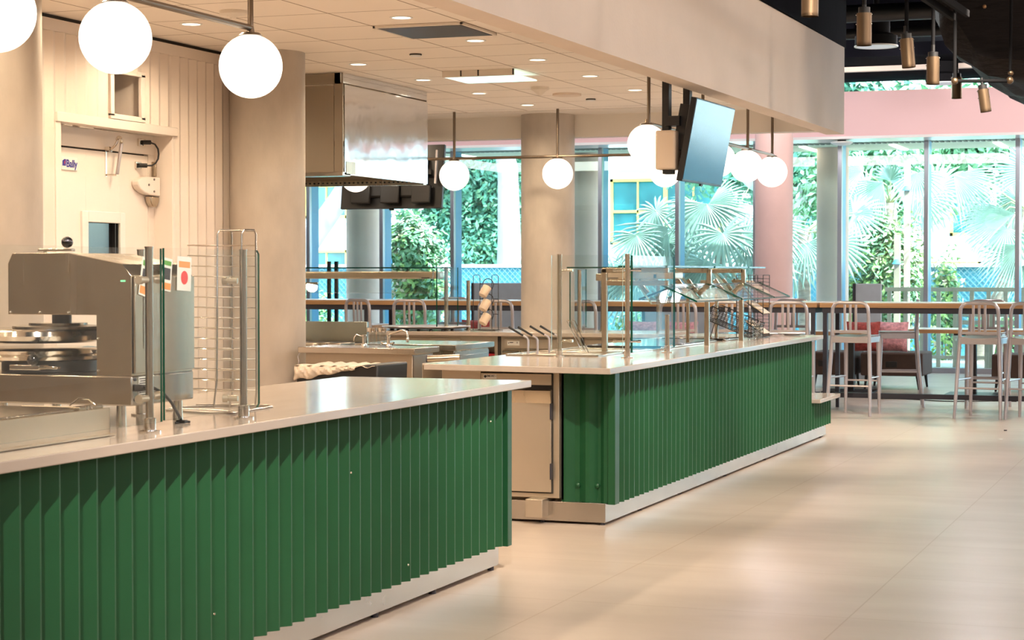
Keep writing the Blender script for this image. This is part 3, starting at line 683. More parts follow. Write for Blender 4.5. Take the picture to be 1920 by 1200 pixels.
text('label_lettering', 'EMLVIC -', .013, facing((-3.472, 9.1580, .841), 0), 'ink', lb, bold=True)
MB().lathe([(.007, 0), (.007, -.001)], (-3.505, 9.1585, .839), 12, 'y').build('label_emblem', 'ink', lb)
w2 = MB().prism([(-3.80, 9.06), (-2.775, 8.93), (-2.79, 14.27), (-3.80, 14.35)], .872, .902, 'z')
tag(w2.build('worktop', 'quartz', None, bevel=.003), 'pale stone worktop lying on the second green counter', 'worktop')
tag(MB().box(-3.4, -2.785, 14.145, 14.93, .405, .434).build('tray_ledge', 'quartz', None, bevel=.003), 'low pale ledge at the far end of the second green counter', 'ledge')
# ================================================================== ON THE NEAR COUNTER
def post(mb, x, y, z0, z1, r=.016): return mb.lathe([(r, z0), (r, z1 - .004), (r * 1.12, z1 - .004), (r * 1.12, z1)], (x, y, 0), 20)
def flange(x, y, z, r=.033): return MB().lathe([(r, 0), (r, .005), (.018, .007), (.018, .040), (.012, .042)], (x, y, z), 24)
def clamp(x, y, z, dx, dy, L=.05, r=.010):
    p = Vector((x, y, z)); d = Vector((dx, dy, 0))
    return MB().tube([p, p + d * L], r, 14).tube([p + d * L * .72, p + d * (L + .004)], r * 1.35, 14)
zt = .902
g = thing('sneeze_guard', 'clear glass guard on brushed posts along the near counter', 'sneeze guard', (-2.89, 5.0, zt))
b = MB(); pane(b, [(-2.875, 3.55, .932), (-2.875, 4.905, .932), (-2.875, 4.905, 1.430), (-2.875, 3.55, 1.430)], .007); b.build('glass_panel', ['guard_glass', 'glass_edge'], g, smooth=False)
b = MB()
cs = [(-2.89, 4.945, .932), (-2.89, 5.52, .932)] + [(-2.89, 5.52 + .018 * math.sin(R(a)), 1.413 + .018 * (1 - math.cos(R(a)))) for a in ()] + [(-2.89, 5.535, .945), (-2.89, 5.535, 1.42), (-2.89, 5.522, 1.432), (-2.89, 4.945, 1.432)]
pane(b, cs, .007); b.build('glass_panel', ['guard_glass', 'glass_edge'], g, smooth=False)
for (x, y, zz) in ((-2.905, 4.89, 1.436), (-2.905, 5.46, 1.434), (-3.28, 5.47, 1.436)):
    post(MB(), x, y, zt, zz, .0115).build('post', 'steel', g); flange(x, y, zt).build('flange', 'chrome', g)
for (x, y, z, dx, dy) in ((-2.905, 4.875, 1.34, 0, -1), (-2.905, 4.875, 1.00, 0, -1), (-2.905, 4.905, 1.342, 0, 1), (-2.905, 4.905, 1.005, 0, 1), (-2.92, 5.45, 1.335, -1, -.25), (-2.92, 5.45, .965, -1, -.25)):
    clamp(x, y, z, dx, dy, .042, .0095).build('clamp', 'steel_matte', g)
# dough press machine
m = thing('dough_press', 'boxy stainless dough press behind the near glass guard', 'food machine', (-3.25, 5.2, zt))
side = [(-3.458, 1.235), (-3.458, 1.388), (-3.442, 1.420), (-3.245, 1.420), (-3.060, 1.386), (-3.030, 1.352), (-3.030, 1.055), (-3.150, 1.055), (-3.150, 1.235)]
MB().prism([(-3.458, 1.235), (-3.458, 1.388), (-3.442, 1.420), (-3.245, 1.420), (-3.060, 1.386), (-3.030, 1.352), (-3.030, 1.055), (-3.150, 1.055), (-3.150, 1.235)], 5.0, 5.36, 'y').build('press_housing', 'steel_warm', m, bevel=.0015)
MB().box(-3.60, -3.027, 4.995, 5.36, .967, 1.055).build('base', 'steel', m, bevel=.004)
MB().box(-3.028, -3.020, 5.005, 5.355, 1.062, 1.35).build('side_cover', 'steel_warm', m, bevel=.002)
for (x, y) in ((-3.085, 5.03), (-3.06, 5.32), (-3.5, 5.03), (-3.5, 5.32)): MB().lathe([(.016, 0), (.014, .067)], (x, y, zt), 14).build('foot', 'chrome', m)
MB().lathe([(.001, 0), (.17, 0), (.198, .008), (.204, .022), (.200, .036), (.18, .042), (.001, .042)], (-3.484, 5.21, 1.145), 64).build('upper_platen', 'chrome', m)
MB().lathe([(.14, 0), (.14, .008), (.09, .012), (.09, .018), (.001, .018)], (-3.42, 5.21, 1.187), 48).build('platen_disc', 'steel', m)
MB().lathe([(.03, 0), (.03, .06)], (-3.40, 5.2, 1.20), 20).build('shaft', 'dark_steel', m)
MB().lathe([(.001, 0), (.18, 0), (.200, .006), (.204, .016), (.195, .024), (.198, .034), (.17, .04), (.001, .040)], (-3.484, 5.21, 1.088), 64).build('lower_platen', 'chrome', m)
MB().lathe([(.15, 0), (.15, .033)], (-3.44, 5.2, 1.057), 32).build('heater_block', 'black', m)
MB().box(-3.435, -3.33, 4.97, 5.02, 1.069, 1.084).box(-3.335, -3.28, 4.99, 5.01, 1.072, 1.08).build('lever', 'chrome', m, bevel=.002)
kn = MB().ball((-3.348, 4.965, 1.100), .0175, 24, 16).build('lever_knob', 'black_gloss', m)
ar = MB().bar((-3.36, 5.02, 1.429), (-3.24, 5.02, 1.429), .02, .008).lathe([(.006, 0), (.006, .01)], (-3.34, 5.02, 1.42), 10)
ar.build('top_lever', 'chrome', m, bevel=.002); MB().ball((-3.262, 5.02, 1.452), .0175, 24, 16).build('lever_knob', 'black_gloss', m)
ch = MB()
for row in range(2):
    for k in range(14): 
        zz = 1.198 + row * .018; ch.bar((-3.27 + k * .009, 5.21, zz), (-3.265 + k * .009, 5.21, zz + .016), .002, .002)
        ch.bar((-3.27 + k * .009, 5.21, zz - .082), (-3.262 + k * .009, 5.21, zz - .068), .002, .002)
ch.build('mesh_guard', 'chrome', m); MB().box(-3.28, -3.15, 5.23, 5.235, 1.10, 1.235).build('guard_backing', 'plastic_grey', m)
each('rivet', 'chrome', m, [MB().ball(p, .004, 10, 6) for p in ((-3.448, 4.998, 1.242), (-3.345, 4.998, 1.242), (-3.245, 4.998, 1.242), (-3.144, 4.998, 1.165), (-3.144, 4.998, 1.07))])
MB().box(-3.066, -3.050, 4.9985, 5.0, 1.334, 1.339).build('indicator', 'led_green', m)
MB().box(-3.0195, -3.0185, 5.05, 5.14, 1.135, 1.30).build('blank_plate', 'steel', m)
lb = MB().box(-3.026, -3.0255, 5.03, 5.115, .985, 1.052).build('rating_label', 'sticker', m)
tl = MB()
for k in range(9): tl.box(-3.0255, -3.025, 5.035 + (k % 2) * .004, 5.035 + .03 + (k * 37 % 5) * .008, .99 + k * .0068, .993 + k * .0068)
tl.build('label_print', 'ink', lb)
each('rivet', 'dark_steel', m, [MB().ball((-3.026, yy, zz), .005, 8, 6) for yy, zz in ((5.012, 1.045), (5.012, .985))])
MB().box(-3.027, -3.0, 5.005, 5.03, 1.01, 1.03).build('cord_socket', 'black', m, bevel=.003)
cb_ = thing('power_cord', 'black power cord from the press hanging down onto the worktop', 'cord', (-2.99, 5.15, zt))
MB().tube([(-3.0, 5.018, 1.022), (-2.985, 5.05, 1.018), (-2.975, 5.09, 1.0), (-2.972, 5.13, .97), (-2.975, 5.165, .94), (-2.98, 5.20, .915)], .0048, 10).build('cable', 'black', cb_)
MB().box(-2.995, -2.965, 5.195, 5.215, .903, .913).tube([(-2.98, 5.205, .908), (-2.963, 5.225, .906)], .004).tube([(-2.98, 5.205, .908), (-2.992, 5.185, .905)], .004).build('cord_clip', 'black', cb_, bevel=.002)
# menu cards taped to the side cover, seen through the glass
for i, (y0, z0, w_, h_, rz_, lab) in enumerate(((5.03, 1.29, .055, .115, -.22, 'narrow printed card tilted on the press, seen through the glass'), (5.155, 1.305, .055, .10, -.12, 'printed card with a green picture and orange foot on the press side'), (5.245, 1.305, .085, .105, -.05, 'printed menu card with a red dish picture on the press side'))):
    T_ = Matrix.Translation((-3.0175, y0 + w_ / 2, z0 + h_ / 2)) @ Euler((rz_, 0, 0)).to_matrix().to_4x4()
    t = thing('menu_card', lab, 'card', (-3.0175, y0 + w_ / 2, z0))
    MB().box(0, .001, -w_ / 2, w_ / 2, -h_ / 2, h_ / 2, T_).build('card', 'sticker', t)
    if i < 2:
        MB().box(.001, .0016, -w_ * .35, w_ * .35, -h_ * .15, h_ * .2, T_).build('picture', 'ink', t)
        MB().box(.001, .0016, -w_ * .45, w_ * .45, -h_ * .45, -h_ * .25, T_).build('orange_band', 'orange_ink', t)
        MB().box(.001, .0014, -w_ * .4, w_ * .4, h_ * .28, h_ * .42, T_).build('leaf_picture', 'leaf_print', t)
    else:
        b = MB().lathe([(.001, .0012), (.021, .0012), (.021, .0018), (.001, .0018)], (0, 0, -.012), 20, 'x'); b.v = [tuple(T_ @ Vector(v)) for v in b.v]; b.build('dish_picture', 'red_ink', t)
        MB().box(.001, .0014, -w_ * .4, w_ * .4, h_ * .18, h_ * .36, T_).build('title_band', 'orange_ink', t)
# steel pan in front
t = thing('steel_tray', 'open stainless tray box at the near left, behind the glass', 'tray', (-3.1, 4.4, zt))
x0, x1, y0, y1 = -3.25, -2.955, 3.6, 4.76
MB().box(x0, x1, y1 - .006, y1, zt, .98).box(x1 - .006, x1, y0, y1, zt, .98).box(x0, x0 + .006, y0, y1, zt, .98).box(x0, x1, y0, y0 + .006, zt, .98).box(x0, x1, y0, y1, zt, zt + .006).build('tray_body', 'steel_matte', t, bevel=.002)
MB().box(x1, x1 + .022, y0, y1 - .01, .904, .908).build('flange', 'steel_matte', t)
MB().box(x0 + .01, x1 - .02, y0, 4.66, .966, .986).build('insert_rim', 'steel', t, bevel=.003)
MB().box(-3.0, -2.965, 4.62, 4.74, .975, .99).build('latch_bar', 'steel_warm', t, bevel=.002)
MB().tube([(-3.03, 4.67, .99), (-3.02, 4.70, 1.008), (-3.0, 4.72, 1.006), (-2.985, 4.74, .982)], .0025, 8).build('wire_hook', 'chrome', t)
each('rivet', 'chrome', t, [MB().ball((-2.964, yy, .983), .004, 8, 6) for yy in (4.28, 4.68)])
# wire screen rack
t = thing('wire_rack', 'tall chrome wire rack with many rungs behind the glass guard', 'rack', (-3.15, 5.8, zt))
fr = [[], []]
def hoop(y0_, xa, xb, za, zb, r=.004): return [(xa, y0_, za), (xa, y0_, zb - .012), (xa + .012, y0_, zb), (xb - .012, y0_, zb), (xb, y0_, zb - .012), (xb, y0_, za)]
b = MB()
b.tube([(-3.155, 5.72, .912), (-3.150, 5.72, .95), (-3.142, 5.72, 1.0), (-3.138, 5.72, 1.49), (-3.134, 5.728, 1.502), (-3.128, 5.79, 1.503), (-3.128, 5.80, 1.49), (-3.128, 5.80, .96), (-3.15, 5.82, .908)], .0032, 8)
b.tube([(-3.055, 5.72, .912), (-3.052, 5.72, .95), (-3.048, 5.72, 1.49), (-3.044, 5.728, 1.502), (-3.04, 5.79, 1.503), (-3.038, 5.80, 1.49), (-3.038, 5.80, .96), (-3.06, 5.83, .908)], .0032, 8)
b.tube([(-3.136, 5.725, 1.50), (-3.044, 5.725, 1.50)], .0025, 8).tube([(-3.13, 5.79, 1.50), (-3.042, 5.79, 1.50)], .0025, 8)
b.build('upright', 'rod', t)
rg = []
for k in range(15):
    z = .968 + k * .0345; q = MB(); yy = 5.72
    q.tube([(-3.035, 5.72, z), (-3.14, 5.72, z), (-3.24, 5.735, z + .002), (-3.285, 5.78, z + .002), (-3.24, 5.82, z), (-3.14, 5.80, z), (-3.035, 5.80, z)], .0018, 6); rg.append(q)
each('rung', 'chrome', t, rg)
MB().tube([(-3.03, 5.62, .905), (-3.13, 5.60, .905), (-3.30, 5.66, .905), (-3.34, 5.80, .905), (-3.25, 5.92, .905), (-3.05, 5.94, .905)], .003, 8, closed=True).tube([(-3.03, 5.64, .911), (-3.3, 5.68, .911)], .002).tube([(-3.05, 5.92, .911), (-3.3, 5.86, .911)], .002).build('base_loop', 'rod', t)
# ================================================================== ON THE SECOND COUNTER
g = thing('sneeze_guard', 'tall clear glass guard on the near corner of the second counter', 'sneeze guard', (-3.1, 10.3, zt))
b = MB(); pane(b, [(-3.455, 10.04, .935), (-3.05, 10.04, .935), (-3.05, 10.04, 1.457), (-3.455, 10.04, 1.457)], .010); b.build('glass_panel', ['guard_glass', 'glass_edge_light'], g, smooth=False)
b = MB(); pane(b, [(-3.015, 10.09, .93), (-3.015, 10.95, .93), (-3.015, 10.95, 1.455), (-3.015, 10.09, 1.455)], .012); b.build('glass_panel', ['guard_glass', 'glass_edge'], g, smooth=False)
for (x, y, zz) in ((-3.42, 10.07, 1.463), (-3.033, 10.07, 1.463), (-3.02, 10.82, 1.12)):
    post(MB(), x, y, zt, zz, .013).build('post', 'steel_warm', g); flange(x, y, zt, .034).build('flange', 'chrome', g)
for (x, y, z, dx, dy) in ((-3.405, 10.07, 1.375, 1, -.1), (-3.405, 10.07, .99, 1, -.1), (-3.048, 10.07, 1.375, -1, -.1), (-3.048, 10.07, .99, -1, -.1), (-3.02, 10.08, 1.375, .7, .7), (-3.02, 10.08, .99, .7, .7)):
    clamp(x, y, z, dx, dy, .06, .006).build('clamp', 'chrome', g)
# angled food guard frames
fg = thing('food_guard', 'angled steel framed food guard with sloping glass on the second counter', 'food guard', (-3.2, 11.9, zt))
def sq(mb, pts, w=.03):
    for a_, c_ in zip(pts[:-1], pts[1:]): mb.bar(a_, c_, w, w, up=(0, 1, 0))
    return mb
sq(MB(), [(-3.405, 10.85, zt), (-3.405, 10.85, 1.385)]).build('post', 'steel_warm', fg, bevel=.003)
sq(MB(), [(-3.42, 10.85, 1.375), (-3.02, 10.85, 1.375)]).build('top_bar', 'steel_warm', fg, bevel=.003)
sq(MB(), [(-3.39, 10.85, 1.302), (-3.02, 10.85, 1.302)]).build('top_bar', 'steel_warm', fg, bevel=.003)
for y in (12.0, 12.93):
    sq(MB(), [(-3.30, y, 1.375), (-3.075, y, 1.375)]).build('top_bar', 'steel_warm', fg, bevel=.003)
    sq(MB(), [(-3.075, y, 1.385), (-3.075, y, 1.29), (-3.145, y, 1.225)]).build('bracket_arm', 'steel_warm', fg, bevel=.003)
    sq(MB(), [(-3.088, y, zt), (-3.088, y, 1.195)]).build('post', 'steel_warm', fg, bevel=.003)
    sq(MB(), [(-3.13, y, 1.305), (-3.08, y, 1.305)], .02).build('spacer', 'steel_warm', fg, bevel=.002)
for y in (12.72, 13.5): sq(MB(), [(-3.405, y, zt), (-3.405, y, 1.21)], .022).build('post', 'steel_warm', fg, bevel=.003)
for (ya, yb) in ((10.9, 11.98), (12.02, 12.92), (12.95, 13.45)):
    b = MB(); pane(b, [(-3.34, ya, 1.398), (-3.34, yb, 1.398), (-3.04, yb, 1.398), (-3.04, ya, 1.398)], .010); b.build('top_glass', ['guard_glass', 'glass_edge'], fg, smooth=False)
    b = MB(); pane(b, [(-3.285, ya, 1.375), (-3.285, yb, 1.375), (-3.135, yb, 1.18), (-3.135, ya, 1.18)], .010); b.build('slope_glass', ['guard_glass', 'glass_edge_light'], fg, smooth=False)
    b = MB(); pane(b, [(-3.078, ya, 1.29), (-3.078, yb, 1.29), (-2.865, yb, 1.195), (-2.865, ya, 1.195)], .010); b.build('front_glass', ['guard_glass', 'glass_edge'], fg, smooth=False)
    for yy in (ya + .1, yb - .1): 
        MB().bar((-3.25, yy, 1.315), (-3.19, yy, 1.24), .03, .02, up=(0, 1, 0)).build('glass_clip', 'steel_warm', fg, bevel=.003)
for y in (11.3, 11.95): MB().bar((-3.33, y, 1.20), (-3.10, y, 1.285), .012, .012, up=(0, 1, 0)).build('strut', 'dark_steel', fg)
h_ = thing('heat_lamp', 'slim beige heat lamp bar between the guard frames', 'heat lamp', (-3.3, 11.3, 1.3))
MB().box(-3.50, -3.05, 11.1, 11.28, 1.325, 1.365).build('casing', 'steel_matte', h_, bevel=.006)
MB().box(-3.47, -3.40, 11.095, 11.10, 1.327, 1.332).build('switch', 'ink', h_)
MB().box(-3.18, -3.165, 11.094, 11.1, 1.33, 1.352).build('switch', 'dark_steel', h_)
# drop-in wells, griddle plates
def well(lab, x0, x1, y0, y1, m='steel', th=.008, cat='serving well', name='serving_well', inner='steel_warm'):
    t = thing(name, lab, cat, ((x0 + x1) / 2, (y0 + y1) / 2, zt))
    w = .03
    MB().box(x0, x1, y0, y0 + w, zt, zt + th).box(x0, x1, y1 - w, y1, zt, zt + th).box(x0, x0 + w, y0 + w, y1 - w, zt, zt + th).box(x1 - w, x1, y0 + w, y1 - w, zt, zt + th).build('rim', m, t, bevel=.002)
    MB().box(x0 + w, x1 - w, y0 + w, y1 - w, zt, zt + .003).build('well_floor', inner, t)
    return t
well('steel drop-in well with four dark basket handles standing in it', -3.76, -3.22, 10.14, 10.60)
well('steel drop-in well behind the corner glass guard', -3.72, -3.20, 10.66, 11.15)
def plate(lab, x0, x1, y0, y1):
    t = thing('well_cover', lab, 'well cover', ((x0 + x1) / 2, (y0 + y1) / 2, zt))
    MB().box(x0, x1, y0, y1, zt + .006, zt + .018).build('lid', 'black_gloss', t, bevel=.003)
    MB().box(x0 + .01, x1 - .01, y0 + .01, y1 - .01, zt, zt + .006).build('gasket', 'black', t)
    MB().box(x1 - .008, x1 + .014, y0, y1, zt + .001, zt + .013).build('edge_strip', 'steel', t, bevel=.002)
    mm = []
    for k in range(int((y1 - y0) / .06)): mm.append(MB().box(x1 - .006, x1 + .0145, y0 + .03 + k * .06, y0 + .05 + k * .06, zt + .013, zt + .0145))
    b = MB()
    for q in mm: b.add(q.v, q.f)
    b.build('vent_slots', 'ink', t)
plate('dark glossy lid on the well in the middle of the second counter', -3.66, -3.19, 11.3, 12.6)
plate('dark glossy lid on the further well of the second counter', -3.60, -3.17, 12.76, 13.12)
bk = thing('pasta_basket', 'basket', 'basket')
def basket(lab, x, y):
    t = thing('basket_handle', lab, 'basket handle', (x, y, zt), group='basket handles in the near well')
    MB().tube([(x, y, zt + .005), (x, y, .985), (x - .006, y, .998), (x - .028, y, 1.010)], .0065, 10).build('shank', 'alu', t)
    MB().tube([(x - .028, y, 1.010), (x - .115, y, 1.058)], .0062, 10, rs=[.0055, .0068]).build('grip', 'black', t)
bpy.data.objects.remove(bk)
basket('bent steel basket handle with black grip, leftmost of four in the near well', -3.655, 10.22)
basket('bent steel basket handle with black grip, second from the left of four', -3.600, 10.22)
basket('bent steel basket handle with black grip, third from the left of four', -3.60, 10.42)
basket('bent steel basket handle with black grip, rightmost of four beside the glass guard', -3.56, 10.48)
t = thing('tongs', 'pair of thin chrome wire tongs leaning behind the corner guard', 'tongs', (-3.40, 10.3, zt))
for s_ in (0, .03): MB().tube([(-3.36 + s_ * .6, 10.3, .915), (-3.455 + s_ * .6, 10.3 + s_, 1.09), (-3.450 + s_ * .6, 10.3 + s_, 1.098), (-3.435 + s_ * .6, 10.3 + s_, 1.092), (-3.345 + s_ * .6, 10.3, .915)], .0025, 8).build('arm', 'chrome', t)
# wire basket, wire rack with boards, jar, plates
def wire_box(t, c, sx, sy, sz, n1, n2, n3, Mx, r=.0018, m='black_wire', rim=.0035):
    def tr(p): return tuple(Mx @ Vector(p))
    b = MB()
    for z in (0, sz): b.tube([tr(p) for p in ((-sx, -sy, z), (sx, -sy, z), (sx, sy, z), (-sx, sy, z))], rim, 6, closed=True)
    for k in range(1, n3): z = sz * k / n3; b.tube([tr(p) for p in ((-sx, -sy, z), (sx, -sy, z), (sx, sy, z), (-sx, sy, z))], r, 5, closed=True)
    for k in range(n1 + 1): x = -sx + 2 * sx * k / n1; b.tube([tr(p) for p in ((x, -sy, sz), (x, -sy, 0), (x, sy, 0), (x, sy, sz))], r, 5)
    for k in range(n2 + 1): y = -sy + 2 * sy * k / n2; b.tube([tr(p) for p in ((-sx, y, sz), (-sx, y, 0), (sx, y, 0), (sx, y, sz))], r, 5)
    return b
t = thing('wire_basket', 'black wire basket lying tilted under the sloping glass', 'basket', (-3.25, 13.2, zt))
Mx = Matrix.Translation((-3.235, 13.3, .975)) @ Euler((0, R(22), 0)).to_matrix().to_4x4()
wire_box(t, None, .165, .15, .10, 14, 6, 4, Mx).build('wire_cage', 'black_wire', t)
b = MB(); b.tube([(-3.37, 13.15, 1.04), (-3.405, 13.15, .905)], .003).tube([(-3.33, 13.15, 1.01), (-3.365, 13.15, .905)], .003).tube([(-3.37, 13.45, 1.04), (-3.405, 13.45, .905)], .003)
b.build('leg', 'black_wire', t)
t = thing('wire_stand', 'upright black wire stand holding tilted beige boards near the far counter end', 'display stand', (-3.15, 13.6, zt))
for (xa, xb) in ((-3.24, -3.155), (-3.135, -3.05)):
    b = MB()
    for yy in (13.42, 13.62):
        b.tube([(xa, yy, .905), (xa, yy, 1.345), (xb, yy, 1.345), (xb, yy, .905)], .003, 6)
        for k in range(17): z = .94 + k * .024; b.tube([(xa, yy, z), (xb, yy, z - .006)], .0015, 5)
    b.tube([(xa, 13.42, 1.345), (xa, 13.62, 1.345)], .003, 6).tube([(xb, 13.42, 1.345), (xb, 13.62, 1.345)], .003, 6)
    b.build('side_frame', 'black_wire', t)
MB().tube([(-3.24, 13.42, .907), (-3.05, 13.42, .907), (-3.05, 13.62, .907), (-3.24, 13.62, .907)], .003, 6, closed=True).build('base_frame', 'black_wire', t)
for i, z in enumerate((1.27, 1.13, .99)):
    q = thing('tilted_board', 'beige board slanting in the wire stand, %s' % ('topmost of three', 'middle of three', 'lowest of three')[i], 'board', (-3.12, 13.5, z), group='beige boards in the black wire stand')
    MB().bar((-3.175, 13.52, z + .035), (-3.045, 13.52, z - .055), .19, .010, up=(0, 0, 1)).build('board', 'mug', q, bevel=.003)
    MB().bar((-3.17, 13.52, z + .022), (-3.05, 13.52, z - .062), .20, .004, up=(0, 0, 1)).build('wire_shelf', 'black_wire', q)
t = thing('glass_jar', 'clear glass jar standing at the end of the wire basket', 'jar', (-3.0, 13.05, zt))
MB().lathe([(.001, .004), (.030, .004), (.032, .01), (.033, .095), (.030, .098), (.030, .012), (.001, .010)], (-3.005, 13.05, zt), 28).build('body', 'jar_glass', t)
MB().lathe([(.034, .088), (.036, .094), (.034, .10), (.031, .10)], (-3.005, 13.05, zt), 28, ring=True).build('rim', 'jar_glass', t)
MB().tube([(-3.01, 13.05, .91), (-2.985, 13.04, 1.05)], .002, 6).build('stirrer', 'chrome', t)
for x, y, lab in ((-3.16, 13.95, 'white dish on the far end of the second counter, nearer the wire stand'), (-2.99, 14.10, 'wide white dish on the far end of the second counter, nearer the counter edge')):
    tag(MB().lathe([(.001, .003), (.05, .003), (.075, .012), (.10, .018), (.098, .021), (.06, .012), (.001, .008)], (x, y, zt), 32).build('dish', 'plate'), lab, 'dish', 'white dishes at the far counter end')
# ================================================================== BACK COUNTER
t = thing('back_counter', 'long steel back counter with drawers, in front of the bar table', 'counter', (-5.5, 14.5, FL))
MB().box(-7.25, -5.56, 14.16, 14.85, .2, .868).box(-5.56, -5.34, 14.55, 14.85, .2, .868).box(-5.34, -4.02, 14.16, 14.85, .2, .868).box(-5.56, -5.34, 14.16, 14.85, .80, .868).build('carcass', 'steel_matte', t)
MB().box(-7.2, -4.05, 14.2, 14.8, FL, .2).build('kick_plate', 'kick', t)
for (xa, xb) in ((-5.26, -4.64), (-4.60, -4.08), (-6.3, -5.62)):
    MB().box(xa, xb, 14.145, 14.16, .775, .852).build('control_panel', 'steel_matte', t, bevel=.003)
    q = MB().box(xa, xb, 14.14, 14.16, .56, .765).build('drawer', 'steel_matte', t, bevel=.004)
    MB().prism([(14.14, .765), (14.115, .757), (14.115, .745), (14.14, .72)], xa, xb, 'x').build('handle', 'steel_warm', q)
    MB().box(xa, xb, 14.14, 14.16, .215, .54).build('cabinet_door', 'steel_matte', t, bevel=.004)
for xx in (-5.30, -4.62, -4.06): MB().box(xx - .012, xx + .012, 14.15, 14.16, .2, .868).build('joint_strip', 'dark_line', t)
lb = MB().box(-5.23, -5.13, 14.142, 14.145, .80, .835).build('rating_label', 'sticker', t)
MB().box(-5.21, -5.18, 14.1415, 14.142, .819, .825).box(-5.222, -5.214, 14.1415, 14.142, .815, .821).box(-5.15, -5.145, 14.1415, 14.142, .815, .828).build('label_print', 'ink', lb)
tag(MB().box(-7.28, -4.0, 14.07, 14.92, .872, .902).build('worktop', 'quartz', None, bevel=.003), 'long pale worktop lying on the steel back counter', 'worktop')
t = thing('storage_bin', 'red plastic bin in the open bay under the back counter', 'bin', (-5.45, 14.35, .5))
MB().box(-5.545, -5.355, 14.2, 14.5, .50, .715).build('body', 'red_plastic', t, bevel=.008); MB().box(-5.55, -5.35, 14.19, 14.51, .715, .73).build('rim', 'red_plastic', t, bevel=.004)
struct('trim_7', MB().box(-5.55, -5.35, 14.19, 14.54, .48, .498), 'dark_steel')
# guard with heat bar
g = thing('buffet_guard', 'long glass shelf with beige heat bar on the back counter, left', 'food guard', (-6.5, 14.5, zt))
b = MB(); pane(b, [(-7.22, 14.25, 1.402), (-5.88, 14.25, 1.402), (-5.88, 14.62, 1.402), (-7.22, 14.62, 1.402)], .010); b.build('glass_shelf', ['guard_glass', 'glass_edge'], g, smooth=False)
b = MB(); pane(b, [(-7.22, 14.22, 1.38), (-5.88, 14.22, 1.38), (-5.88, 14.18, 1.20), (-7.22, 14.18, 1.20)], .008); b.build('front_glass', ['guard_glass', 'glass_edge'], g, smooth=False)
b = MB(); pane(b, [(-5.885, 14.30, .93), (-5.885, 14.75, .93), (-5.885, 14.75, 1.405), (-5.885, 14.30, 1.405)], .010); b.build('end_glass', ['guard_glass', 'glass_edge'], g, smooth=False)
MB().box(-7.22, -5.945, 14.5, 14.60, 1.313, 1.372).build('heat_bar', 'steel_matte', g, bevel=.012, seg=3)
MB().box(-6.10, -6.03, 14.497, 14.50, 1.316, 1.323).build('switch', 'ink', g)
for (x, y, z1) in ((-5.905, 14.55, 1.41), (-5.78, 14.72, 1.30), (-7.13, 14.45, 1.28)):
    MB().lathe([(.016, zt), (.016, z1)], (x, y, 0), 16).build('post', 'steel_warm', g); flange(x, y, zt, .034).build('flange', 'steel_warm', g)
MB().bar((-7.2, 14.45, 1.275), (-7.0, 14.45, 1.275), .02, .02).build('arm', 'steel_warm', g)
g = thing('buffet_guard', 'steel framed guard on the back counter, seen through the corner glass', 'food guard', (-4.6, 14.5, zt))
for x, y in ((-4.71, 14.35), (-4.60, 14.6)): MB().lathe([(.016, zt), (.016, 1.385)], (x, y, 0), 16).build('post', 'steel_warm', g); flange(x, y, zt, .03).build('flange', 'steel_warm', g)
b = MB(); pane(b, [(-4.78, 14.25, 1.402), (-4.10, 14.25, 1.402), (-4.10, 14.7, 1.402), (-4.78, 14.7, 1.402)], .010); b.build('glass_shelf', ['guard_glass', 'glass_edge'], g, smooth=False)
MB().box(-4.60, -4.10, 14.42, 14.52, 1.30, 1.355).build('heat_bar', 'steel_warm', g, bevel=.005)
MB().lathe([(.014, zt), (.014, 1.385)], (-4.12, 14.5, 0), 14).build('post', 'steel_warm', g)
b = MB(); pane(b, [(-4.77, 14.3, .93), (-4.77, 14.7, .93), (-4.77, 14.7, 1.39), (-4.77, 14.3, 1.39)], .010); b.build('end_glass', ['guard_glass', 'glass_edge'], g, smooth=False)
# mug rack with three mugs, platter
t = thing('mug_rack', 'black wire rack holding three beige mugs on the back counter', 'rack', (-5.5, 14.45, zt))
for (xa, xb) in ((-5.612, -5.555), (-5.455, -5.40)):
    b = MB().tube([(xa, 14.4, .908), (xa, 14.4, 1.335), (xa + .012, 14.4, 1.345), (xb - .012, 14.4, 1.345), (xb, 14.4, 1.335), (xb, 14.4, .908)], .0028, 6)
    b.build('side_frame', 'black_wire', t)
MB().tube([(-5.612, 14.33, .908), (-5.40, 14.33, .908), (-5.40, 14.50, .908), (-5.612, 14.50, .908)], .003, 6, closed=True).build('base_frame', 'black_wire', t)
b = MB()
for z in (1.275, 1.155, 1.035): b.tube([(-5.555, 14.4, z), (-5.530, 14.4, z)] + [(-5.487 - .043 * math.cos(R(a)), 14.4, z + .04 * math.sin(R(a))) for a in range(20, 161, 20)] + [(-5.44, 14.40, z - .01), (-5.455, 14.4, z - .045)], .0035, 6).tube([(-5.44, 14.4, z), (-5.40, 14.4, z)], .003, 6)
b.build('mug_hook', 'black_wire', t)
for i, z in enumerate((1.185, 1.075, .965)):
    q = thing('mug', 'beige mug tilted in the wire rack, %s' % ('topmost of three', 'middle of three', 'lowest of three')[i], 'mug', (-5.505, 14.42, z), group='beige mugs in the black rack')
    Mx = Matrix.Translation((-5.515, 14.35, z - .005)) @ Vector((.27, .50, .78)).to_track_quat('Z', 'Y').to_matrix().to_4x4()
    b = MB().lathe([(.001, 0), (.031, 0), (.0335, .004), (.036, .085), (.0335, .085), (.031, .008), (.001, .008)], (0, 0, 0), 28); b.v = [tuple(Mx @ Vector(v)) for v in b.v]; b.build('body', 'mug', q)
    b = MB().tube([(.034, 0, .08), (.055, 0, .078), (.060, 0, .05), (.052, 0, .025), (.034, 0, .022)], .005, 8); b.v = [tuple(Mx @ Vector(v)) for v in b.v]; b.build('handle', 'mug', q)
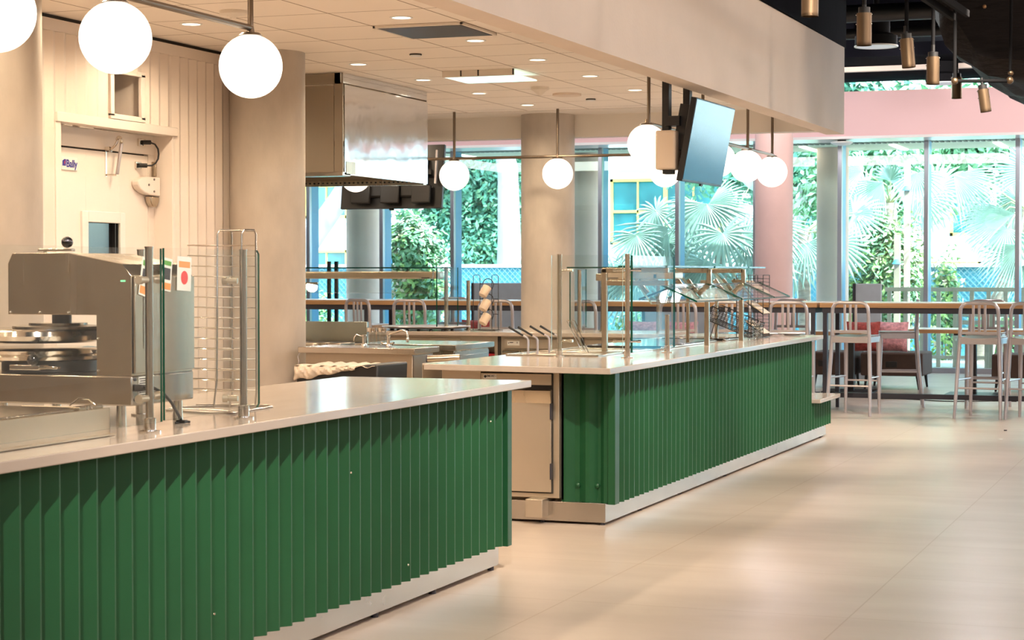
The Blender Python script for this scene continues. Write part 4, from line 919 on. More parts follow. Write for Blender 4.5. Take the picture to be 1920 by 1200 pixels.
t = thing('round_platter', 'wide thin round platter lying on the back counter behind the drinking glasses', 'platter', (-6.0, 14.45, zt))
MB().lathe([(.001, .012), (.30, .014), (.34, .022), (.36, .03), (.355, .034), (.30, .020), (.001, .018)], (-6.05, 14.48, zt), 56).build('plate', 'alu', t)
each('foot', 'black', t, [MB().lathe([(.012, 0), (.012, .014)], (-6.05 + .28 * math.cos(R(a)), 14.48 + .28 * math.sin(R(a)), zt), 10) for a in range(200, 350, 20)])
# ================================================================== PREP AREA
def table_unit(name, lab, x0, x1, y0, y1, sidepanel='kick', n=0):
    t = thing(name, lab, 'prep table', ((x0 + x1) / 2, (y0 + y1) / 2, FL))
    MB().box(x0, x1, y0, y1, .862, .90).build('top', 'steel', t, bevel=.004)
    MB().box(x0 + .03, x1 - .035, y0 + .05, y1 - .03, .20, .862).build('body', 'hood_side' if n == 0 else 'steel_warm', t, bevel=.003)
    MB().box(x1 - .035, x1 - .03, y0 + .06, y1 - .03, .21, .85).build('side_panel', sidepanel, t)
    for xx in (x0 + .08, x1 - .1):
        for yy in (y0 + .1, y1 - .08): MB().lathe([(.02, FL), (.02, .20)], (xx, yy, 0), 12).build('leg', 'steel', t)
    return t
ta = table_unit('prep_table', 'nearest stainless prep table with a brown reflecting front panel', -5.43, -4.64, 10.92, 11.32)
tb = table_unit('prep_table', 'second stainless prep table, behind the first, with drawers on its end', -5.34, -4.625, 11.56, 12.26, 'kick', 1)
MB().box(-4.66, -4.648, 11.62, 12.2, .77, .83).box(-4.66, -4.648, 11.62, 12.2, .66, .75).build('drawer', 'kick', tb, bevel=.004)
t = thing('steel_cabinet', 'small steel cabinet with a round roller bar on top, left of the second counter', 'cabinet', (-4.32, 10.68, FL))
MB().box(-4.44, -4.21, 10.56, 10.84, FL, .83).build('body', 'steel_matte', t, bevel=.004)
MB().box(-4.435, -4.215, 10.553, 10.56, .70, .82).build('door', 'steel_warm', t, bevel=.003)
MB().tube([(-4.43, 10.62, .853), (-4.24, 10.66, .862)], .020, 18).build('roller_bar', 'steel', t); MB().tube([(-4.437, 10.618, .853), (-4.43, 10.62, .853)], .0215, 18).build('bar_end', 'dark_steel', t)
# faucets, glasses
def faucet(lab, x, y, s=1, big=True):
    t = thing('faucet', lab, 'faucet', (x, y, .9))
    MB().lathe([(.020, 0), (.018, .012), (.011, .016), (.011, .055), (.014, .058), (.014, .07)], (x, y, .9), 18).build('base', 'chrome', t)
    if big:
        MB().tube([(x, y, .965), (x + .015, y, .978), (x + .085, y, .998), (x + .10, y, 1.0), (x + .125, y, .99), (x + .13, y, .965), (x + .13, y, .945)], .0065, 12).build('spout', 'chrome', t)
        MB().lathe([(.009, 0), (.010, .02), (.008, .03)], (x + .13, y, .925), 14).build('aerator', 'chrome', t)
        for s_ in (-1, 1): MB().tube([(x, y, .915), (x + s_ * .03, y - .01, .915), (x + s_ * .045, y - .015, .922)], .006, 10).build('tap', 'chrome', t)
    else:
        MB().tube([(x, y, .955), (x - .02, y, .962), (x - .05, y, .97), (x - .065, y, .955), (x - .07, y, .93)], .004, 10).build('spout', 'chrome', t)
        MB().tube([(x - .012, y, .965), (x + .018, y, .967)], .005, 10).build('tap', 'chrome', t)
    return t
faucet('chrome gooseneck faucet right of the drinking glasses', -4.955, 11.24)
faucet('small chrome faucet left of the drinking glasses', -5.115, 11.22, big=False)
for i, (x, y, lab) in enumerate(((-5.065, 11.22, 'clear drinking glass on the prep table, nearer the small faucet'), (-5.005, 11.25, 'clear drinking glass on the prep table, nearer the gooseneck faucet'))):
    q = thing('drinking_glass', lab, 'glass', (x, y, .9), group='drinking glasses on the prep table')
    MB().lathe([(.001, .003), (.025, .003), (.0265, .01), (.029, .095), (.0275, .095), (.025, .014), (.001, .012)], (x, y, .9), 28).build('body', 'jar_glass', q)
    MB().lathe([(.0295, .088), (.0305, .093), (.0305, .115), (.028, .115), (.028, .09)], (x, y, .9), 28, ring=True).build('rim', 'chrome', q)
# cooking line
t = thing('cooking_range', 'stainless cooking range with backsplash, insert pans and a round knob at the column edge', 'cooking range', (-5.85, 11.6, FL))
MB().box(-6.6, -5.375, 11.45, 11.86, FL, .87).build('body', 'dark_teal', t, bevel=.004)
MB().box(-6.6, -5.56, 11.41, 11.48, .872, .905).build('front_shelf', 'steel_matte', t, bevel=.010)
MB().box(-6.6, -5.37, 11.83, 11.86, .87, 1.035).build('backsplash', 'splash_steel', t, bevel=.002)
MB().box(-6.6, -5.39, 11.72, 11.83, .87, .895).build('grate_bed', 'dark_steel', t)
for k in range(7):
    xx = -5.40 - k * .10
    MB().box(xx - .085, xx, 11.47, 11.71, .872, .905).build('insert_pan', 'steel_warm', t, bevel=.004)
    MB().box(xx - .075, xx - .01, 11.48, 11.70, .9055, .906).build('pan_well', 'dark_steel', t)
MB().lathe([(.03, 0), (.03, -.02), (.02, -.03)], (-5.625, 11.45, .785), 24, 'y').build('control_knob', 'chrome', t); MB().lathe([(.040, 0), (.040, -.006)], (-5.625, 11.45, .785), 24, 'y').build('knob_ring', 'black', t)
t = thing('gas_hose', 'thin pale hose between the range and the prep table', 'hose', (-5.41, 10.95, .75))
MB().tube([(-5.44, 10.97, .86), (-5.42, 10.90, .84), (-5.405, 10.885, .81), (-5.41, 10.885, .78), (-5.43, 10.90, .755), (-5.45, 10.95, .75)], .004, 8).build('hose', 'alu', t)
t = thing('trash_bin', 'black bin lined with a crumpled clear plastic bag, behind the near counter', 'bin', (-4.47, 9.6, FL))
MB().prism([(-4.69, FL), (-4.25, FL), (-4.225, .872), (-4.30, .872), (-4.71, .80)], 9.45, 9.85, 'y').build('body', 'black', t, bevel=.01)
b = MB(); nx, ny = 36, 8
for j in range(ny + 1):
    for i in range(nx + 1):
        x = -4.715 + .36 * i / nx; u = j / ny; amp = .007 * math.sin(i * .9 + j * .5) + .004 * math.sin(i * 1.7 - 1.1 * j) + random.uniform(-.0008, .0008)
        zb = .80 + .065 * i / nx + .0; z = .862 - u * (.862 - zb + .02) * (1.0 - .1 * math.sin(i * .5)); b.v.append((x, 9.442 - .012 * math.sin(u * 3.14) + amp, z + random.uniform(-.0006, .0006)))
for j in range(ny):
    for i in range(nx): a_ = j * (nx + 1) + i; b.f.append((a_, a_ + 1, a_ + nx + 2, a_ + nx + 1)); b.mi.append(0)
n0 = len(b.v)
for j in range(ny + 1):
    for i in range(nx + 1): b.v.append((-4.715 + .47 * i / nx, 9.44 + .42 * j / ny, .862 + .005 * math.sin(i * 1.1 + j * .9) + random.uniform(-.001, .001)))
for j in range(ny):
    for i in range(nx): a_ = n0 + j * (nx + 1) + i; b.f.append((a_, a_ + 1, a_ + nx + 2, a_ + nx + 1)); b.mi.append(0)
o = b.build('bag_liner', 'bag', t); sm = o.modifiers.new('thickness', 'SOLIDIFY'); sm.thickness = .002
end(S, -FL * S)
# ================================================================== BAR TABLES AND STOOLS
def bar_table(lab, x0, x1):
    t = thing('bar_table', lab, 'table', ((x0 + x1) / 2, 19.4, 0))
    ya, yb = 18.97, 19.72
    MB().box(x0, x1, ya, yb, 1.066, 1.074).build('laminate_top', 'laminate', t, bevel=.001)
    MB().box(x0, x1, ya, yb, 1.022, 1.066).build('wood_edge', 'wood', t, bevel=.001)
    MB().box(x0 + .02, x1 - .02, ya + .02, yb - .02, .968, 1.022).build('apron', 'dark_steel', t)
    n = max(1, round((x1 - x0) / 4.5)); xs = [x0 + .045 + (x1 - x0 - .09) * k / n for k in range(n + 1)]
    for xx in xs:
        for yy in (ya + .05, yb - .05): MB().box(xx - .021, xx + .021, yy - .02, yy + .02, .14, .968).build('leg', 'dark_steel', t, bevel=.002)
        MB().box(xx - .03, xx + .03, ya + .03, yb - .03, .10, .15).build('cross_foot', 'dark_steel', t, bevel=.002)
        for yy in (ya + .05, yb - .05): MB().lathe([(.018, 0), (.018, .10)], (xx, yy, 0), 12).build('foot', 'dark_steel', t)
    MB().box(x0 + .06, x1 - .06, 19.40, 19.46, .115, .165).build('foot_rail', 'dark_steel', t, bevel=.002)
    return t
bar_table('long wood-edged bar table behind the counters, ending at the pink column', -13.5, -3.775)
bar_table('long wood-edged bar table on the right, with stools on both sides', -3.745, 2.6)
def make_stool():
    t = thing('bar_stool', 'stool', 'bar stool')
    # sitter faces +Y; back at -Y
    for s in (-1, 1):
        MB().tube([(s * .215, -.235, 0), (s * .200, -.19, .38), (s * .183, -.165, .74), (s * .178, -.17, .86)], .018, 10, rs=[.014, .019, .019, .017]).build('leg', 'alu', t, local=True)
        MB().tube([(s * .170, .205, 0), (s * .165, .20, .40), (s * .163, .19, .73)], .018, 8, rs=[.014, .020, .022]).build('leg', 'alu', t, local=True)
    pts = [(-.178, -.17, .84), (-.178, -.175, .98), (-.172, -.178, 1.03), (-.150, -.18, 1.065), (-.115, -.18, 1.078), (.115, -.18, 1.078), (.150, -.18, 1.065), (.172, -.178, 1.03), (.178, -.175, .98), (.178, -.17, .84)]
    MB().tube(pts, .017, 10).build('back_frame', 'alu', t, local=True)
    MB().bar((-.17, -.172, .80), (.17, -.172, .80), .014, .028).build('back_rail', 'alu', t, local=True, bevel=.004)
    for x in (-.055, 0, .055): MB().bar((x, -.172, .80), (x, -.18, 1.07), .012, .024, up=(1, 0, 0)).build('slat', 'alu', t, local=True, bevel=.004)
    b = MB(); N = 12
    for j in range(N + 1):
        for i in range(N + 1):
            u, v = i / N * 2 - 1, j / N * 2 - 1; w = .178 - .008 * v
            b.v.append((u * w, v * .20 + .01, .762 - .020 * (1 - u * u) * (1 - (v * .8 + .2) ** 2) + .004 * abs(u) + .006 * math.exp(-(u / .18) ** 2) * max(0, v)))
    for j in range(N):
        for i in range(N): a = j * (N + 1) + i; b.f.append((a, a + 1, a + N + 2, a + N + 1)); b.mi.append(0)
    o = b.build('seat', 'alu', t, local=True)
    sm = o.modifiers.new('th', 'SOLIDIFY'); sm.thickness = .006
    fr = MB().box(-.175, .175, -.19, -.178, .695, .752).box(-.168, .168, .198, .21, .695, .752).box(-.178, -.166, -.18, .20, .695, .752).box(.166, .178, -.18, .20, .695, .752)
    fr.build('seat_apron', 'alu', t, local=True, bevel=.003)
    for (p, q) in (((-.200, -.20, .285), (.200, -.20, .285)), ((-.165, .20, .32), (.165, .20, .32)), ((-.195, -.19, .36), (-.165, .19, .36)), ((.195, -.19, .36), (.165, .19, .36))):
        MB().tube([p, q], .009, 8).build('stretcher', 'alu', t, local=True)
    return t
st0 = make_stool(); first = True
for (x, y, rz, lab) in [
    (-8.42, 18.62, R(-22), 'aluminium bar stool turned slightly, seen over the range backsplash'),
    (-7.87, 18.58, R(-3), 'aluminium bar stool straight behind the round platter'),
    (-6.93, 18.58, 0, 'aluminium bar stool half hidden by the far column, behind the mug rack'),
    (-6.05, 18.58, 0, 'aluminium bar stool behind the corner glass, right of the far column'),
    (-5.02, 18.55, 0, 'aluminium bar stool seen through the sloping food guard glass'),
    (-4.50, 18.58, R(4), 'aluminium bar stool behind the black wire basket'),
    (-3.93, 18.55, 0, 'aluminium bar stool just past the far end of the second counter'),
    (-3.34, 18.70, R(-8), 'aluminium bar stool right of the dark table posts, back towards the aisle'),
    (-2.14, 18.70, R(-7), 'aluminium bar stool on the right, in front of the cafe table'),
    (-1.68, 18.70, R(-6), 'aluminium bar stool cut by the right edge of the photo'),
    (-8.09, 19.98, R(180), 'aluminium bar stool on the window side of the table, seen left'),
    (-4.31, 20.05, R(172), 'aluminium bar stool on the window side, in front of the pink column'),
    (-2.27, 20.05, R(180), 'aluminium bar stool on the window side with its back above the table edge'),
    (-3.13, 20.02, R(100), 'aluminium bar stool turned sideways on the window side of the table')]:
    o = st0 if first else copy_tree(st0, (0, 0, 0)); first = False
    o.location = (x, y, 0); o.rotation_euler = (0, 0, rz); o['label'] = lab; o['group'] = 'aluminium stools at the bar tables'
# lounge furniture by the windows
def ottoman(lab, x0, x1, y0, y1, outlet=None, name='lounge_bench'):
    t = thing(name, lab, 'bench', ((x0 + x1) / 2, (y0 + y1) / 2, 0), group='brown upholstered benches by the windows')
    MB().box(x0, x1, y0, y1, .16, .43).build('cushion_body', 'brown_fabric', t, bevel=.02, seg=3)
    for xx in (x0 + .06, x1 - .07):
        for yy in (y0 + .07, y1 - .07): MB().tube([(xx, yy, .16), (xx + (.02 if xx > (x0 + x1) / 2 else -.02), yy, 0)], .017, 10, rs=[.02, .012]).build('leg', 'black', t)
    if outlet: MB().box(outlet - .065, outlet + .065, y0 - .006, y0, .26, .33).build('outlet_plate', 'black', t, bevel=.003)
    return t
ottoman('brown bench with red cushion, at the foot of the second column outside', -4.62, -4.10, 22.8, 23.5, -4.45)
ottoman('brown bench whose blue-lit end faces right, with pink cushion', -4.02, -3.30, 22.8, 23.6, -3.66)
ottoman('brown bench at the right edge of the photo', -2.52, -1.5, 22.8, 23.5, None)
ottoman('brown bench behind the mug rack', -9.3, -8.4, 22.8, 23.5)
ottoman('brown bench behind the corner glass guard', -6.9, -6.0, 22.8, 23.5)
def cushion(lab, x, y, z, w, h, m, rz=0, tilt=-12):
    t = thing('cushion', lab, 'cushion', (x, y, z), rz)
    b = MB(); N = 10
    for s in (1, -1):
        o0 = len(b.v)
        for j in range(N + 1):
            for i in range(N + 1):
                u, v = i / N * 2 - 1, j / N * 2 - 1; k = (1 - u ** 4) * (1 - v ** 4)
                b.v.append((u * w / 2 * (1 - .06 * (1 - v * v)), s * .07 * k ** .6, h / 2 + v * h / 2 * (1 - .05 * (1 - u * u))))
        for j in range(N):
            for i in range(N): a = o0 + j * (N + 1) + i; b.f.append((a, a + 1, a + N + 2, a + N + 1)); b.mi.append(0)
    T_ = Euler((R(tilt), 0, 0)).to_matrix().to_4x4(); b.v = [tuple(T_ @ Vector(v)) for v in b.v]
    b.build('cover', m, t, local=True); return t
cushion('dark red cushion leaning on the left bench behind the nearest stool', -4.02, 22.95, .435, .40, .36, 'red_fabric', R(4))
cushion('pink red cushion standing on the bench with the blue-lit end', -3.70, 23.05, .435, .38, .36, 'pink_fabric', R(-4))
cushion('red cushion on the bench behind the mug rack', -8.95, 23.0, .435, .40, .34, 'red_fabric')
cushion('left pink red cushion behind the sloping food guard glass', -6.72, 23.0, .435, .40, .34, 'pink_fabric', R(3))
cushion('right pink red cushion behind the sloping food guard glass', -6.25, 23.02, .435, .40, .34, 'pink_fabric', R(-3))
def booth(lab, x0, x1, y, z1):
    t = thing('screen_panel', lab, 'screen', ((x0 + x1) / 2, y, 0), group='grey upright screen panels by the windows')
    MB().box(x0, x1, y, y + .06, .04, z1).build('panel', 'grey_fabric', t, bevel=.01)
    MB().box(x0 - .03, x0, y - .01, y + .07, 0, z1).build('edge_post', 'dark_steel', t)
booth('grey upright screen right of the column, over the red cushions', -4.30, -3.98, 24.0, 1.23)
booth('wide grey screen behind the mug rack', -9.35, -8.2, 24.0, 1.23)
booth('grey screen behind the sloping food guard glass', -7.0, -5.95, 24.0, 1.03)
def cafe(lab, x0, x1, y0, y1, z=.74, px=None):
    t = thing('cafe_table', lab, 'table', ((x0 + x1) / 2, (y0 + y1) / 2, 0), group='wood-edged cafe tables by the windows')
    MB().box(x0, x1, y0, y1, z - .005, z).build('laminate_top', 'laminate', t); MB().box(x0, x1, y0, y1, z - .045, z - .005).build('wood_edge', 'wood', t)
    px = px or (x0 + x1) / 2
    MB().box(px - .045, px + .045, (y0 + y1) / 2 - .045, (y0 + y1) / 2 + .045, .02, z - .045).build('pedestal', 'black', t, bevel=.003)
    MB().box(px - .28, px + .28, (y0 + y1) / 2 - .28, (y0 + y1) / 2 + .28, 0, .02).build('base_plate', 'black', t, bevel=.004)
    MB().box(px - .2, px + .2, (y0 + y1) / 2 - .04, (y0 + y1) / 2 + .04, z - .075, z - .045).build('spider', 'black', t)
cafe('wood-edged cafe table behind the bar stool on the right', -3.30, -2.05, 21.75, 22.45, .74, -2.65)
cafe('cafe table with black pedestal between the red cushions', -4.5, -3.85, 21.9, 22.5, .70, -4.03)
cafe('cafe table far left behind the glass shelf', -10.9, -9.6, 21.3, 22.0, .74)
t = thing('sign_stand', 'pair of tall black posts by the window, behind the heat bar', 'stand', (-11.5, 24.2, 0))
for xx in (-11.55, -11.44): MB().box(xx - .035 + .0, xx + .01, 24.2, 24.24, 0, 1.52).build('post', 'black', t)
MB().box(-11.7, -11.3, 24.1, 24.34, 0, .02).build('base', 'black', t)
t = thing('floor_cable', 'thin black cable lying on the floor under the bar table', 'cable', (-2.8, 20.8, 0))
MB().tube([(-3.6 + k * .09, 21.0 + .12 * math.sin(k * .5), .006) for k in range(18)], .006, 6).build('cable', 'black', t)
for i, (x, y, lab) in enumerate([(-1.72, 16.3, 'small white scrap of paper lying on the open floor to the right'), (-1.78, 17.2, 'tiny dark crumb on the open floor near the paper scrap')]):
    MBx = MB().box(x - .02, x + .012, y - .03, y + .02, 0, .004) if i == 0 else MB().box(x - .012, x + .012, y - .012, y + .012, 0, .008)
    tag(MBx.build('paper_scrap' if i == 0 else 'floor_crumb', 'white' if i == 0 else 'ink', None), lab, 'litter')
# ================================================================== OUTSIDE
struct('ground', MB().box(-60, 30, WY + .1, 80, -.25, -.06), 'ground')
struct('terrace_floor', MB().box(-22, 8, WY + .1, 31.2, -.06, -.02), 'quartz_white')
# building opposite
t = thing('building', 'white rendered building with yellow window frames beyond the fence', 'building', (-12, 45, 0))
holes = [(-13.95, -11.2, 2.05, 3.62), (-22.1, -20.9, 2.75, 4.4), (-22.1, -20.9, .9, 1.95), (-5.9, -4.2, 2.2, 3.45), (-17.6, -16.0, 2.4, 3.9), (-9.4, -7.4, 2.4, 3.8), (-1.6, .4, 2.2, 3.4), (-6.6, -5.2, .5, 1.62), (-25.5, -24, 2.75, 4.4)]
MB().box(-34, 12, 45, 52, -.1, 10).build('wall', 'facade', t)
MB().box(-34, 12, 44.6, 45, 3.95, 4.15).build('ledge', 'facade', t)
for (x0, x1, z0, z1) in holes:
    MB().box(x0 - .12, x1 + .12, 44.92, 45.0, z0 - .12, z1 + .12).build('surround', 'facade', t)
    f = MB().box(x0, x1, 44.86, 44.95, z0, z0 + .07).box(x0, x1, 44.86, 44.95, z1 - .07, z1).box(x0, x0 + .07, 44.86, 44.95, z0, z1).box(x1 - .07, x1, 44.86, 44.95, z0, z1)
    k = max(1, round((x1 - x0) / .62))
    for i in range(1, k): w_ = .05 if i % 2 == 0 else .02; f.box(x0 + (x1 - x0) * i / k - w_, x0 + (x1 - x0) * i / k + w_, 44.87, 44.95, z0, z1)
    f.box(x0, x1, 44.87, 44.95, (z0 + z1) / 2 - .03, (z0 + z1) / 2 + .03)
    fo = f.build('window', 'yellow', t); MB().box(x0 + .02, x1 - .02, 44.90, 44.91, z0 + .02, z1 - .02).build('pane', 'ext_glass', fo)
# fence with screening
t = thing('chain_link_fence', 'chain-link fence with blue green screening in front of the white building', 'fence', (-8, 33, 0))
MB().box(-26, 8, 33.03, 33.05, -.06, 1.46).build('screening', 'fence_screen', t)
MB().box(-26, 8, 32.98, 33.06, 1.46, 1.52).build('top_rail', 'facade', t)
b = MB()
for k in range(-20, 330):
    x = -24 + k * .10
    for s_ in (1, -1):
        xa, xb = x, x + s_ * 1.0; za, zb = .42, 1.45
        b.bar((xa, 32.99, za), (xb, 32.99, zb), .006, .008, up=(0, 1, 0))
b.build('wire_mesh', 'fence_wire', t, smooth=False)
for k in range(12): MB().lathe([(.03, -.06), (.03, 1.52)], (-25 + k * 2.9, 33.0, 0), 10).build('post', 'fence_wire', t)
# leafy shrubs and trees: one mesh of leaves each
def leaves(mb, c, rad, n, size, seed, flat=.0, bottom=None, hollow=.55, up=.3):
    rnd = random.Random(seed); c = Vector(c)
    lobes = [(Vector((rnd.uniform(-.45, .45), rnd.uniform(-.45, .45), rnd.uniform(-.5, .55))), rnd.uniform(.45, .7)) for _ in range(9)]
    for _ in range(n):
        lc, lr = rnd.choice(lobes)
        d = Vector((rnd.gauss(0, 1), rnd.gauss(0, 1), rnd.gauss(0, 1))); d.normalize()
        q = lc + d * lr * (hollow + (1 - hollow) * rnd.random()); p = c + Vector((q.x * rad[0], q.y * rad[1], q.z * rad[2]))
        if bottom is not None and p.z < bottom: continue
        s = size * rnd.uniform(.6, 1.4); nrm = (d + Vector((rnd.uniform(-.8, .8), rnd.uniform(-.8, .8), rnd.uniform(-.3, .9) + up))).normalized()
        a = nrm.orthogonal().normalized(); a.rotate(Matrix.Rotation(rnd.uniform(0, 6.28), 3, nrm)); bb = nrm.cross(a)
        mb.add([p - a * s, p - bb * s * .45 + nrm * s * .1, p + a * s, p + bb * s * .45 + nrm * s * .1], [(0, 1, 2, 3)], mb.k)
    return mb
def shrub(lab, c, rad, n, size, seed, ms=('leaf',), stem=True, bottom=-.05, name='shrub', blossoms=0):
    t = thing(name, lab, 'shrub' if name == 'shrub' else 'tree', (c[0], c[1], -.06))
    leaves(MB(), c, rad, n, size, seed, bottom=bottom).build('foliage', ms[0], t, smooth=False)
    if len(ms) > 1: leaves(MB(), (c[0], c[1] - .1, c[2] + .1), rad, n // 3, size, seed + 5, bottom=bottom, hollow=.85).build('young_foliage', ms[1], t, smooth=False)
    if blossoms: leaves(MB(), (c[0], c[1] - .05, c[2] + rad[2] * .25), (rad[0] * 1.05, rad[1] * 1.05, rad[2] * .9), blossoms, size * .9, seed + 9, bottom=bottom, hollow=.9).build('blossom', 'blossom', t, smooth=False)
    if stem:
        b = MB()
        for k in range(5): b.tube([(c[0] + .05 * k - .1, c[1], -.1), (c[0] + (k - 2) * rad[0] * .3, c[1] + (k % 2) * .1, c[2] + rad[2] * .3)], .02, 6)
        b.build('stem', 'bark', t)
    return t
shrub('big leafy green shrub right of the outside column', (-4.95, 31.2, 1.1), (.62, .5, 1.25), 5200, .055, 1, ('leaf', 'leaf_light'), blossoms=900)
shrub('leafy shrub just right of the second window bar on the right', (-4.25, 31.9, .8), (.28, .3, 1.05), 1500, .05, 2, ('leaf', 'leaf_light'), blossoms=300)
shrub('pale flowering shrub seen left of the lone small globe', (-12.75, 30.2, 1.2), (.62, .5, 1.15), 4200, .06, 3, ('leaf', 'leaf_light'), blossoms=1600)
shrub('low sunlit shrub between the far column and the mug rack', (-10.9, 31.9, .3), (.9, .4, .55), 2200, .05, 4, ('leaf', 'leaf_light'))
shrub('low sunlit shrub at the foot of the window behind the guard glass', (-8.9, 31.6, .2), (1.0, .4, .65), 2600, .05, 14, ('leaf', 'leaf_light'))
shrub('shrub between the pink column and the outside column', (-5.75, 31.4, .6), (.35, .4, .9), 1500, .05, 15, ('leaf_light', 'leaf'))
shrub('low shrub under the palm fronds at the right', (-3.2, 32.2, .2), (.9, .4, .6), 2000, .05, 16, ('leaf_light', 'leaf'))
shrub('low shrub far left behind the heat bar', (-15.6, 31.6, .3), (.9, .4, .7), 1800, .05, 17, ('leaf', 'leaf_light'))
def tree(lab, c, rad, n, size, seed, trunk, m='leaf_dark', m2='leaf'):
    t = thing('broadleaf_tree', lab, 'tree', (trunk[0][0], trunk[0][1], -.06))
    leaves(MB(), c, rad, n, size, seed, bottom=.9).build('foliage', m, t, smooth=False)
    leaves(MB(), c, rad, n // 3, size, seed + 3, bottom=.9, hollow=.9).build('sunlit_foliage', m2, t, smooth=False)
    MB().tube(trunk, .2, 12, rs=[.26 - .11 * k / len(trunk) for k in range(len(trunk))]).build('trunk', 'bark', t)
    return t
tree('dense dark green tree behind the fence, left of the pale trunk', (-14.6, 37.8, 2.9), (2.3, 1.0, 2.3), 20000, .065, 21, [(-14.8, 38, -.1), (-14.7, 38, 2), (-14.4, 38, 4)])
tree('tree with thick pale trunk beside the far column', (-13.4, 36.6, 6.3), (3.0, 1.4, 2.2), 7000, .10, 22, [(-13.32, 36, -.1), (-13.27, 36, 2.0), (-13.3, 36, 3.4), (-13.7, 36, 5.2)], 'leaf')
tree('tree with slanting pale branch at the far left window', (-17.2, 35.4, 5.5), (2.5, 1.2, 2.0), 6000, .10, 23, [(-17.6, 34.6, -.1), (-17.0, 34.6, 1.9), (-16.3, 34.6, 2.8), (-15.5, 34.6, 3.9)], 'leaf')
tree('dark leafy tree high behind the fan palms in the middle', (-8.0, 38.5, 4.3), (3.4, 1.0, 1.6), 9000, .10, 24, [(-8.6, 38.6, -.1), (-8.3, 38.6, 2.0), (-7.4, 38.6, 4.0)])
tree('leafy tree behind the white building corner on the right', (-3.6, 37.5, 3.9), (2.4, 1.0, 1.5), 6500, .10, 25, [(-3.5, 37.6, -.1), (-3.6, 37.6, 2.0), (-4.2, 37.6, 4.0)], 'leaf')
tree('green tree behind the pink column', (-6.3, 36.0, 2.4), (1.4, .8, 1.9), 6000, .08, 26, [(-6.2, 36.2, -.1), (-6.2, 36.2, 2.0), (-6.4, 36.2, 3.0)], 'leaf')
def fan(mb, c, direction, radius, spread=150, n=26, face=(0, -1, .25), seed=0, droop=.25, split=.45):
    """fan palm leaf: pleated blade of pointed segments"""
    rnd = random.Random(seed); c = Vector(c); d = Vector(direction).normalized(); nrm = Vector(face); nrm = (nrm - d * nrm.dot(d)).normalized(); s = d.cross(nrm)
    for k in range(n):
        a0 = R(-spread + 2 * spread * k / n); a1 = R(-spread + 2 * spread * (k + 1) / n); am = (a0 + a1) / 2
        L = radius * (.72 + .28 * math.cos(am * .55)) * rnd.uniform(.9, 1.08)
        def P(a, r, off=0): 
            q = c + (d * math.cos(a) + s * math.sin(a)) * r + nrm * off; q.z -= droop * (r / radius) ** 2 * radius * (.5 + .5 * rnd.random() * 0 + .5); return q
        ml = P(am, L * split, .012); m2 = P(am, L * .75, .008); tip = P(am + rnd.uniform(-.03, .03), L)
        e0 = P(a0, L * split, -.012); e1 = P(a1, L * split, -.012); w0 = P(am + (a0 - am) * .45, L * .78); w1 = P(am + (a1 - am) * .45, L * .78)
        mb.add([c, e0, ml, e1, w0, m2, w1, tip], [(0, 1, 2), (0, 2, 3), (1, 4, 5, 2), (2, 5, 6, 3), (4, 7, 5), (5, 7, 6)])
    return mb
def palm(lab, crown, trunk, fronds, seed, r=.10):
    t = thing('fan_palm', lab, 'palm tree', (trunk[0][0], trunk[0][1], -.06))
    MB().tube(trunk, r, 14, rs=[r * 1.2] + [r] * (len(trunk) - 1)).build('trunk', 'palm_bark', t)
    for i, (c, d, rad, sp, face) in enumerate(fronds):
        f = fan(MB(), c, d, rad, sp, 20, face, seed + i).build('frond', 'palm_leaf', t, smooth=False)
        c_ = Vector(c); k = Vector(crown); mid = (c_ + k) / 2 + Vector((0, 0, .12))
        MB().tube([k, mid, c_], .013, 6, rs=[.02, .014, .010]).build('petiole', 'palm_stem', f)
    return t
F_ = (0, -1, .3)
def rnd_fronds(crown, n, seed, L=(.5, .8), rad=(.5, .75)):
    rr = random.Random(seed); out = []
    for i in range(n):
        a = 2 * math.pi * i / n + rr.uniform(-.2, .2); e = rr.uniform(-.5, .9); l = rr.uniform(*L)
        d = Vector((math.cos(a) * math.cos(e), .6 * math.sin(a) * math.cos(e), math.sin(e)))
        out.append((tuple(Vector(crown) + d * l), (d.x, d.y * .3, d.z - .35), rr.uniform(*rad), 105, (rr.uniform(-.4, .4), -1, rr.uniform(.1, .7))))
    return out
cr = (-8.75, 30.6, 1.45)
palm('fan palm in the window left of the tilted television', cr, [(-8.8, 30.6, -.1), (-8.75, 30.6, .8), cr],
     [((-8.62, 30.2, 2.36), (.25, 0, -.6), .42, 170, F_), ((-8.40, 30.1, 2.10), (-.85, 0, -.75), 1.05, 60, (.2, -1, .5)), ((-8.88, 30.0, 1.97), (.1, -.1, -1), .55, 120, F_), ((-8.45, 30.1, 1.85), (.5, 0, -.6), .55, 110, F_), ((-8.1, 30.4, 2.0), (.8, 0, .35), .5, 90, F_)] + rnd_fronds(cr, 7, 31), 41)
cr = (-7.55, 30.2, 1.7)
palm('sunlit fan palm in the window right of the tilted television', cr, [(-7.5, 30.2, -.1), (-7.55, 30.2, .8), cr],
     [((-7.71, 29.9, 2.45), (-.15, -.1, -1), .82, 100, (0, -1, .1)), ((-7.68, 29.95, 2.46), (.9, 0, .1), .72, 60, F_), ((-7.42, 29.8, 1.98), (.2, -.1, -1), .62, 140, F_), ((-7.9, 30.0, 2.45), (-.8, 0, -.3), .55, 60, F_), ((-7.1, 30.2, 2.7), (.5, 0, .7), .55, 80, F_), ((-6.7, 30.0, 2.15), (.5, 0, -.7), .7, 70, F_)] + rnd_fronds(cr, 7, 32), 42)
cr = (-6.35, 30.9, 2.0)
palm('fan palm behind the pink column', cr, [(-6.3, 30.9, -.1), (-6.35, 30.9, 1.0), cr], rnd_fronds(cr, 10, 33, (.55, .9)), 43)
